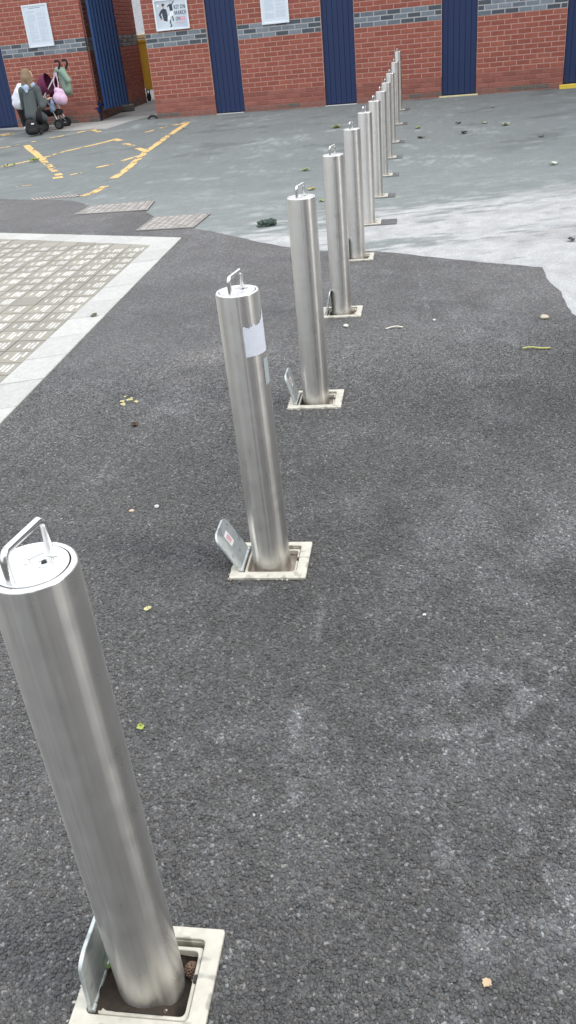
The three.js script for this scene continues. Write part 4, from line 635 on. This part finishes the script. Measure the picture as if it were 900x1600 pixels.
{ // a child in a white jacket, mostly hidden behind the kneeling person
  const t = thing('person', 'small child in white jacket, black leggings and white shoes behind the kneeling person', 'person', [-4.22, gy(-4.22, -17.7) + 0.005, -17.7], 0);
  const body = blob([bn([-0.02, 0.42, 0], 0.08, [0.09, 0.70, 0], 0.075), bn([0.10, 0.74, 0], 0.045, [0.15, 0.82, 0], 0.035), bn([0.03, 0.74, 0.02], 0.035, [-0.09, 0.55, 0.03], 0.026), bn([-0.09, 0.55, 0.03], 0.026, [0.02, 0.46, 0.1], 0.02), bn([0.17, 0.70, 0], 0.035, [0.26, 0.55, -0.02], 0.026), bn([0.26, 0.55, -0.02], 0.026, [0.34, 0.5, 0.02], 0.02), bn([-0.06, 0.40, 0], 0.06, [-0.03, 0.06, 0], 0.035), bn([0.05, 0.40, 0], 0.06, [0.07, 0.06, 0.02], 0.035)], 0.013, 0.02);
  part('body', mergeGeometries([body, blob(headBones([0.22, 0.90, -0.02], [0.9, 0, 0.3], 0.85), 0.007, 0.012), blob(hand([0.02, 0.46, 0.1], [0.6, -0.2, 0.5], 1, 0.65), 0.004, 0.005), blob(hand([0.34, 0.5, 0.02], [0.8, -0.2, 0.3], 1, 0.65), 0.004, 0.005)]), mSkin, t);
  part('jacket', blob([bn([-0.03, 0.46, 0], 0.125, [0.08, 0.68, 0], 0.105), bn([-0.09, 0.46, 0.02], 0.08, [0.0, 0.62, 0.02], 0.09), bn([0.03, 0.74, 0.02], 0.05, [-0.10, 0.55, 0.03], 0.05), bn([-0.10, 0.55, 0.03], 0.048, [0.0, 0.47, 0.09], 0.036), bn([0.17, 0.70, 0], 0.05, [0.26, 0.55, -0.02], 0.042), bn([0.26, 0.55, -0.02], 0.042, [0.32, 0.51, 0.01], 0.034)], 0.012, 0.025), cloth(0.80, 0.80, 0.86), t);
  part('hair', blob([bn([0.21, 0.94, -0.03], 0.085, [0.19, 0.87, -0.04], 0.07)], 0.01, 0.01), cloth(0.2, 0.13, 0.07), t);
  part('leggings', blob([bn([-0.05, 0.40, 0], 0.075, [-0.03, 0.07, 0], 0.042), bn([0.05, 0.40, 0], 0.075, [0.07, 0.07, 0.02], 0.042)], 0.012, 0.02), mBlack, t);
  for (const [x, z] of [[-0.03, 0], [0.07, 0.02]]) part('shoe', blob([bn([x, 0.045, z - 0.01], 0.042, [x + 0.05, 0.035, z + 0.05], 0.034)], 0.008, 0.015), cloth(0.8, 0.8, 0.8), t);
}
{ // black rucksack
  const t = thing('rucksack', 'black rucksack with a small white label standing behind the kneeling person', 'rucksack', [-3.90, gy(-3.9, -16.72) + 0.005, -16.72], 0.3);
  part('bag', blob([bn([-0.04, 0.10, 0], 0.085, [0.04, 0.10, 0], 0.085), bn([-0.03, 0.19, -0.01], 0.075, [0.03, 0.19, -0.01], 0.075)], 0.01, 0.04), mBlack, t); part('pocket', blob([bn([-0.035, 0.08, 0.07], 0.045, [0.035, 0.08, 0.07], 0.045)], 0.008, 0.02), mBlack, t);
  part('label', box(0.05, 0.022, 0.004, 0.02, 0.20, 0.071, 0.001), mWhite, t); part('strap', tube([[-0.04, 0.25, -0.02], [-0.03, 0.29, -0.02], [0.03, 0.29, -0.02], [0.04, 0.25, -0.02]], 0.008, 16, 6), mBlack, t);
}
{ // light denim cloth held in the hand
  const g = blob([bn([0, 0, 0], 0.02, [0.01, -0.08, 0.01], 0.035), bn([0.01, -0.08, 0.01], 0.035, [0.0, -0.17, 0.0], 0.045), bn([-0.03, -0.15, 0.01], 0.03, [-0.035, -0.20, 0.01], 0.02)], 0.008, 0.02);
  tag(mesh('cloth_bundle', g, cloth(0.28, 0.36, 0.48)), 'pale blue cloth hanging from the hand of the kneeling person', 'cloth').position.set(-3.86 + 0.33, gy(-3.77, -16.9) + 0.545, -17.08);
}
// ------------------------------------------------------------------ pushchair with what hangs on it
const PC = [-3.465, 0.108, -17.38], PT = -0.14;
{
  const t = thing('pushchair', 'folding pushchair with maroon seat and hood, silver frame and black curved handles', 'pushchair', PC, PT);
  const mAl = new THREE.MeshStandardMaterial({ color: lin(0.72, 0.72, 0.72), metalness: 0.5, roughness: 0.4 }), mM = cloth(0.12, 0.016, 0.055);
  for (const z of [-0.21, 0.21]) {
    part('frame_tube', tube([[0.17, 0.94, z], [-0.05, 0.70, z], [-0.32, 0.40, z], [-0.56, 0.13, z]], 0.012, 30, 8), mAl, t);
    part('rear_leg', bar([-0.16, 0.56, z], [0.0, 0.10, z], 0.011), mAl, t); part('handle', tube([[0.155, 0.92, z], [0.21, 1.0, z], [0.235, 1.06, z], [0.20, 1.105, z], [0.15, 1.10, z]], 0.019, 30, 10), mBlack, t);
    for (const [x, y, r] of [[0.0, 0.085, 0.085], [-0.57, 0.075, 0.075]]) for (const dz of [-0.032, 0.032]) { const w = part('wheel', new THREE.TorusGeometry(r - 0.018, 0.018, 10, 28), mBlack, t, [x, y, z + dz]); part('hub', (() => { const q = new THREE.CylinderGeometry(r - 0.022, r - 0.022, 0.016, 20); q.rotateX(Math.PI / 2); return q; })(), std({ color: lin(0.05, 0.05, 0.055), roughness: 0.5 }), w); }
  }
  part('cross_brace', merge([bar([0, 0.10, -0.2], [-0.1, 0.42, 0.2], 0.007), bar([0, 0.10, 0.2], [-0.1, 0.42, -0.2], 0.007), bar([0.0, 0.085, -0.24], [0.0, 0.085, 0.24], 0.007)]), mAl, t);
  part('backrest', blob([bn([0.02, 0.80, -0.15], 0.03, [0.02, 0.80, 0.15], 0.03), bn([-0.14, 0.42, -0.15], 0.035, [-0.14, 0.42, 0.15], 0.035), bn([-0.06, 0.62, -0.16], 0.035, [-0.06, 0.62, 0.16], 0.035), bn([0, 0.76, 0], 0.035, [-0.14, 0.42, 0], 0.04)], 0.012, 0.12), mM, t);
  part('seat', blob([bn([-0.14, 0.41, -0.15], 0.03, [-0.42, 0.44, -0.15], 0.03), bn([-0.14, 0.41, 0.15], 0.03, [-0.42, 0.44, 0.15], 0.03), bn([-0.16, 0.40, 0], 0.035, [-0.42, 0.43, 0], 0.035)], 0.012, 0.12), mM, t);
  const hood = new THREE.SphereGeometry(0.25, 24, 12, 0, Math.PI, 0, Math.PI * 0.6); hood.rotateY(-Math.PI / 2); hood.scale(1.1, 0.95, 0.95); part('hood', hood, new THREE.MeshStandardMaterial({ color: lin(0.12, 0.016, 0.055), roughness: 0.95, side: THREE.DoubleSide }), t, [-0.08, 0.70, 0], [0, 0, 0.3]);
  part('basket', blob([bn([-0.05, 0.27, -0.14], 0.05, [-0.40, 0.27, -0.14], 0.05), bn([-0.05, 0.27, 0.14], 0.05, [-0.40, 0.27, 0.14], 0.05), bn([-0.05, 0.27, 0], 0.06, [-0.40, 0.27, 0], 0.06)], 0.014, 0.1), mBlack, t);
}
const pcAt = (x, y, z) => { const c = Math.cos(PT), s = Math.sin(PT); return [PC[0] + x * c + z * s, PC[1] + y, PC[2] - x * s + z * c]; };
tag(mesh('green_jacket', (() => { const g = blob([bn([-0.03, 0.28, -0.15], 0.05, [-0.02, 0.30, 0.18], 0.055), bn([0.02, 0.27, -0.08], 0.06, [0.05, 0.02, -0.05], 0.08), bn([0.02, 0.27, 0.12], 0.07, [0.06, -0.02, 0.12], 0.085), bn([0.06, 0.26, 0.2], 0.055, [0.15, 0.12, 0.24], 0.045), bn([-0.06, 0.27, 0.05], 0.05, [-0.09, 0.22, 0.1], 0.04), bn([0.04, 0.1, 0.03], 0.07, [0.07, -0.06, 0.04], 0.075)], 0.011, 0.03); const p = g.attributes.position, n = g.attributes.normal; for (let i = 0; i < p.count; i++) { const e = 0.018 * (fbm((p.getX(i) + p.getZ(i)) * 28, p.getY(i) * 9, 6, 3) - 0.5); p.setXYZ(i, p.getX(i) + n.getX(i) * e, p.getY(i) + n.getY(i) * e, p.getZ(i) + n.getZ(i) * e); } g.computeVertexNormals(); return g; })(), cloth(0.26, 0.36, 0.28)), 'sage green jacket draped over the pushchair handles', 'jacket').position.set(...pcAt(0.16, 0.66, 0.0));
{
  const t = thing('pink_bag', 'pale pink cloth bag hanging from the pushchair handle', 'bag', pcAt(0.13, 0.40, 0.26), PT);
  const g = blob([bn([-0.03, 0.12, 0], 0.09, [0.05, 0.10, 0.01], 0.09), bn([-0.03, 0.24, 0], 0.05, [0.03, 0.20, 0], 0.07), bn([0, 0.10, 0.02], 0.1, [0.06, 0.06, 0.02], 0.06)], 0.01, 0.04), p = g.attributes.position, n = g.attributes.normal; for (let i = 0; i < p.count; i++) { const e = 0.012 * (fbm(p.getX(i) * 25, p.getY(i) * 16, 16, 3) - 0.5); p.setXYZ(i, p.getX(i) + n.getX(i) * e, p.getY(i) + n.getY(i) * e, p.getZ(i) + n.getZ(i) * e); } g.computeVertexNormals();
  part('pouch', g, cloth(0.72, 0.50, 0.66), t); part('strap', tube([[-0.05, 0.27, 0], [-0.06, 0.38, -0.01], [-0.01, 0.52, -0.03], [0.02, 0.4, -0.01], [0.01, 0.26, 0]], 0.009, 24, 6), cloth(0.72, 0.52, 0.66), t);
}

// ------------------------------------------------------------------ litter: leaves, twigs and stones
function leafGeo(s, curl = 0.3, lob = 0) {
  const n = 14, m = 4, pos = [], idx = []; for (let i = 0; i <= n; i++) { const t = i / n, w = Math.sin(Math.PI * Math.pow(t, 0.8)) * (0.32 + lob * 0.14 * Math.abs(Math.sin(t * 11))) * s; for (let j = 0; j <= m; j++) { const u = (j / m) * 2 - 1; pos.push(u * w, s * (0.02 + curl * (0.35 * u * u + 0.5 * (t - 0.5) ** 2) + 0.05 * Math.sin(t * 7 + u * 2)), (t - 0.5) * s); } }
  for (let i = 0; i < n; i++) for (let j = 0; j < m; j++) { const a = i * (m + 1) + j; idx.push(a, a + m + 1, a + 1, a + 1, a + m + 1, a + m + 2); }
  const g = new THREE.BufferGeometry(); g.setAttribute('position', new THREE.Float32BufferAttribute(pos, 3)); g.setIndex(idx); g.computeVertexNormals(); return g;
}
const leafMat = (r, g, b) => std({ color: lin(r, g, b), roughness: 0.7, side: THREE.DoubleSide });
const leaf = (x, z, s, c, label, dy = 0.008, lob = 1) => { c = c.map((q) => q * 0.75); const m = tag(mesh('fallen_leaf', leafGeo(s * (s > 0.08 ? 0.75 : 1), rr(0.15, 0.5), lob), leafMat(...c)), label, 'leaf'); m.position.set(x, gy(x, z) + dy, z); m.rotation.y = rnd() * 6.28; return m; };
leaf(-1.041, -4.993, 0.055, [0.10, 0.12, 0.06], 'small dark green leaf lying on a pale border flag', 0.016);
leaf(-0.605, -3.251, 0.04, [0.09, 0.04, 0.025], 'small dark brown crumpled leaf on tarmac below the yellow scrap');
leaf(-0.42, -1.919, 0.024, [0.62, 0.56, 0.28], 'tiny pale yellow leaf on tarmac just left of the second bollard');
leaf(-0.392, -1.452, 0.022, [0.42, 0.46, 0.09], 'tiny yellow green leaf on tarmac right of the nearest bollard');
leaf(0.246, -0.782, 0.019, [0.60, 0.43, 0.27], 'tan leaf with a stalk on tarmac near the bottom of the view');
leaf(-0.45, -0.96 + 0.1, 0.045, [0.16, 0.28, 0.05], 'fresh green leaf inside the box of the nearest bollard', 0.01).position.set(-0.385, 0.012, -0.885);
leaf(0.577, -9.107, 0.12, [0.50, 0.42, 0.10], 'yellow leaf on grey asphalt just behind the third bollard top');
leaf(0.604, -10.473, 0.15, [0.30, 0.36, 0.12], 'green leaf on grey asphalt left of the fourth bollard top');
leaf(0.62, -8.365, 0.10, [0.32, 0.38, 0.12], 'pale green leaf on asphalt between the third and fourth bollards');
leaf(1.301, -13.739, 0.20, [0.36, 0.40, 0.12], 'yellow green leaf on asphalt in front of the second blue door');
leaf(2.374, -12.84, 0.13, [0.34, 0.42, 0.12], 'green leaf on asphalt just right of the farthest bollards');
leaf(3.468, -12.283, 0.16, [0.50, 0.50, 0.28], 'largest pale leaf on asphalt in front of the right-hand brick pier');
leaf(3.268, -12.632, 0.12, [0.45, 0.42, 0.22], 'yellowish leaf on asphalt beside the largest pale leaf');
leaf(3.107, -9.163, 0.13, [0.72, 0.74, 0.60], 'pale whitish leaf on asphalt at the right side, alone');
leaf(2.265, -12.022, 0.14, [0.10, 0.09, 0.06], 'dark curled leaf on asphalt right of the bollard row');
leaf(2.834, -11.998, 0.15, [0.12, 0.11, 0.08], 'flat dark leaf on asphalt below the fourth blue door');
leaf(3.586, -11.121, 0.13, [0.13, 0.12, 0.10], 'dark leaf on asphalt nearer than the other right-hand leaves');
leaf(2.946, -12.829, 0.08, [0.03, 0.03, 0.025], 'small black leaf on asphalt in front of the door with cream sill');
leaf(3.729, -13.943, 0.09, [0.40, 0.36, 0.22], 'small tan leaf on asphalt below the right-hand brick pier');
leaf(-1.09, -15.484, 0.10, [0.62, 0.62, 0.52], 'pale leaf on asphalt near the top end of the yellow line');
leaf(2.118, -5.775, 0.09, [0.05, 0.045, 0.04], 'dark leaf on white scuffed asphalt at the right edge');
const clump = (x, z, n, sz, label) => { const gs = []; for (let i = 0; i < n; i++) { const g = leafGeo(sz * rr(0.6, 1), 0.4, 0); g.rotateX(rr(-0.5, 0.5)); g.rotateY(rnd() * 6.28); g.translate(rr(-sz, sz) * 0.8, sz * 0.2, rr(-sz, sz) * 0.8); gs.push(g); } tag(mesh('weed_tuft', mergeGeometries(gs), leafMat(0.30, 0.38, 0.10)), label, 'weed').position.set(x, gy(x, z) + 0.004, z); };
clump(-3.255, -13.813, 6, 0.10, 'green weed tuft beside the crossing of the yellow lines'); clump(-3.605, -13.591, 6, 0.09, 'green weed tuft on the yellow line at the left edge');
{ // crumpled dark green scrap
  const g = new THREE.IcosahedronGeometry(1, 5), p = g.attributes.position; for (let i = 0; i < p.count; i++) { const x = p.getX(i), y = p.getY(i), z = p.getZ(i), k = 0.55 + 0.75 * Math.abs(vnoise(x * 2.6 + 3, y * 2.6 + z * 2.2 + 9, 3) - 0.5) * 2 + 0.25 * vnoise(x * 7, z * 7 + y * 5, 8); p.setXYZ(i, x * k * 0.105, Math.max(0.002, 0.02 + y * k * 0.042), z * k * 0.06); } g.scale(0.8, 0.9, 0.8); g.computeVertexNormals();
  const m = tag(mesh('crumpled_scrap', g, leafMat(0.035, 0.055, 0.04)), 'crumpled dark green scrap on pale asphalt left of the third bollard', 'litter'); m.position.set(0.066, gy(0.066, -7.404) + 0.0, -7.404); m.rotation.y = 0.2;
}
const stone = (x, z, r, c, label) => { r *= 0.72; c = c.map((q) => q * 0.85); const g = new THREE.IcosahedronGeometry(r, 2), p = g.attributes.position; for (let i = 0; i < p.count; i++) { const k = 0.8 + 0.4 * vnoise(p.getX(i) / r * 1.3 + x * 50, p.getY(i) / r * 1.3 + p.getZ(i) / r, 3); p.setXYZ(i, p.getX(i) * k * 1.2, p.getY(i) * k * 0.6, p.getZ(i) * k); } g.computeVertexNormals(); const m = tag(mesh('pebble', g, std({ color: lin(...c), roughness: 0.8 })), label, 'pebble'); m.position.set(x, gy(x, z) + 0.007 + r * 0.4, z); m.rotation.y = rnd() * 6; };
stone(0.333, -1.765, 0.0065, [0.62, 0.62, 0.6], 'white pebble alone on tarmac right of the second bollard');
stone(0.407, -4.323, 0.018, [0.66, 0.63, 0.55], 'pale pebble on tarmac below the fourth bollard box');
stone(1.408, -4.139, 0.026, [0.50, 0.44, 0.32], 'tan pebble on tarmac near its right edge');
stone(-0.532, -2.496, 0.010, [0.55, 0.42, 0.30], 'tan pebble on tarmac above the nearest bollard handle'); stone(-0.447, -2.51, 0.011, [0.5, 0.5, 0.47], 'grey white pebble on tarmac left of the second bollard tube');
stone(-0.46, -1.1, 0.005, [0.62, 0.6, 0.55], 'small pale pebble on tarmac left of the nearest bollard tube');
stone(0.87, -4.28, 0.011, [0.7, 0.69, 0.66], 'small white pebble on tarmac right of the pale stick');
const twig = (pts, r, c, label) => tag(mesh('twig', tube(pts.map(([x, z, y]) => [x, gy(x, z) + 0.009 + r + (y || 0), z]), r, 24, 6), std({ color: lin(...c), roughness: 0.8 })), label, 'twig');
twig([[1.17, -3.71], [1.21, -3.70, 0.004], [1.25, -3.685], [1.29, -3.68]], 0.004, [0.42, 0.42, 0.13], 'yellow green twig on tarmac at the right');
twig([[0.60, -4.20], [0.65, -4.215, 0.003], [0.69, -4.20]], 0.0038, [0.62, 0.57, 0.48], 'pale stick on tarmac right of the fourth bollard');
twig([[-0.226, -0.772], [-0.222, -0.80, 0.0], [-0.215, -0.83]], 0.0025, [0.72, 0.6, 0.38], 'straw coloured stick inside the nearest bollard box');
{ // yellow scraps pressed into the tarmac
  const g = []; for (let i = 0; i < 9; i++) { const q = leafGeo(rr(0.014, 0.03), 0.1, 1); q.rotateY(rnd() * 6); q.translate(rr(-0.05, 0.05), 0, rr(-0.06, 0.05)); g.push(q); } tag(mesh('yellow_scrap', mergeGeometries(g), leafMat(0.46, 0.40, 0.19)), 'crushed yellow leaf scraps on tarmac near the border flags', 'leaf').position.set(-0.66, gy(-0.66, -3.547) + 0.008, -3.547);
  const c = new THREE.Group(); const gs = []; for (let i = 0; i < 70; i++) { const a = i * 2.4, h = i / 70, q = new THREE.SphereGeometry(0.0035, 6, 4); q.scale(1, 0.5, 1); q.rotateZ(0.5); const r = 0.011 * Math.sin(Math.PI * (0.12 + 0.8 * h)); q.rotateY(-a); q.translate(Math.cos(a) * r, h * 0.026, Math.sin(a) * r); gs.push(q); }
  const m = tag(mesh('pine_cone', mergeGeometries(gs), std({ color: lin(0.13, 0.075, 0.05), roughness: 0.9 })), 'small brown cone inside the nearest bollard box', 'cone'); m.position.set(-0.245, -0.02, -0.865);
}
renderer.render(scene, camera);
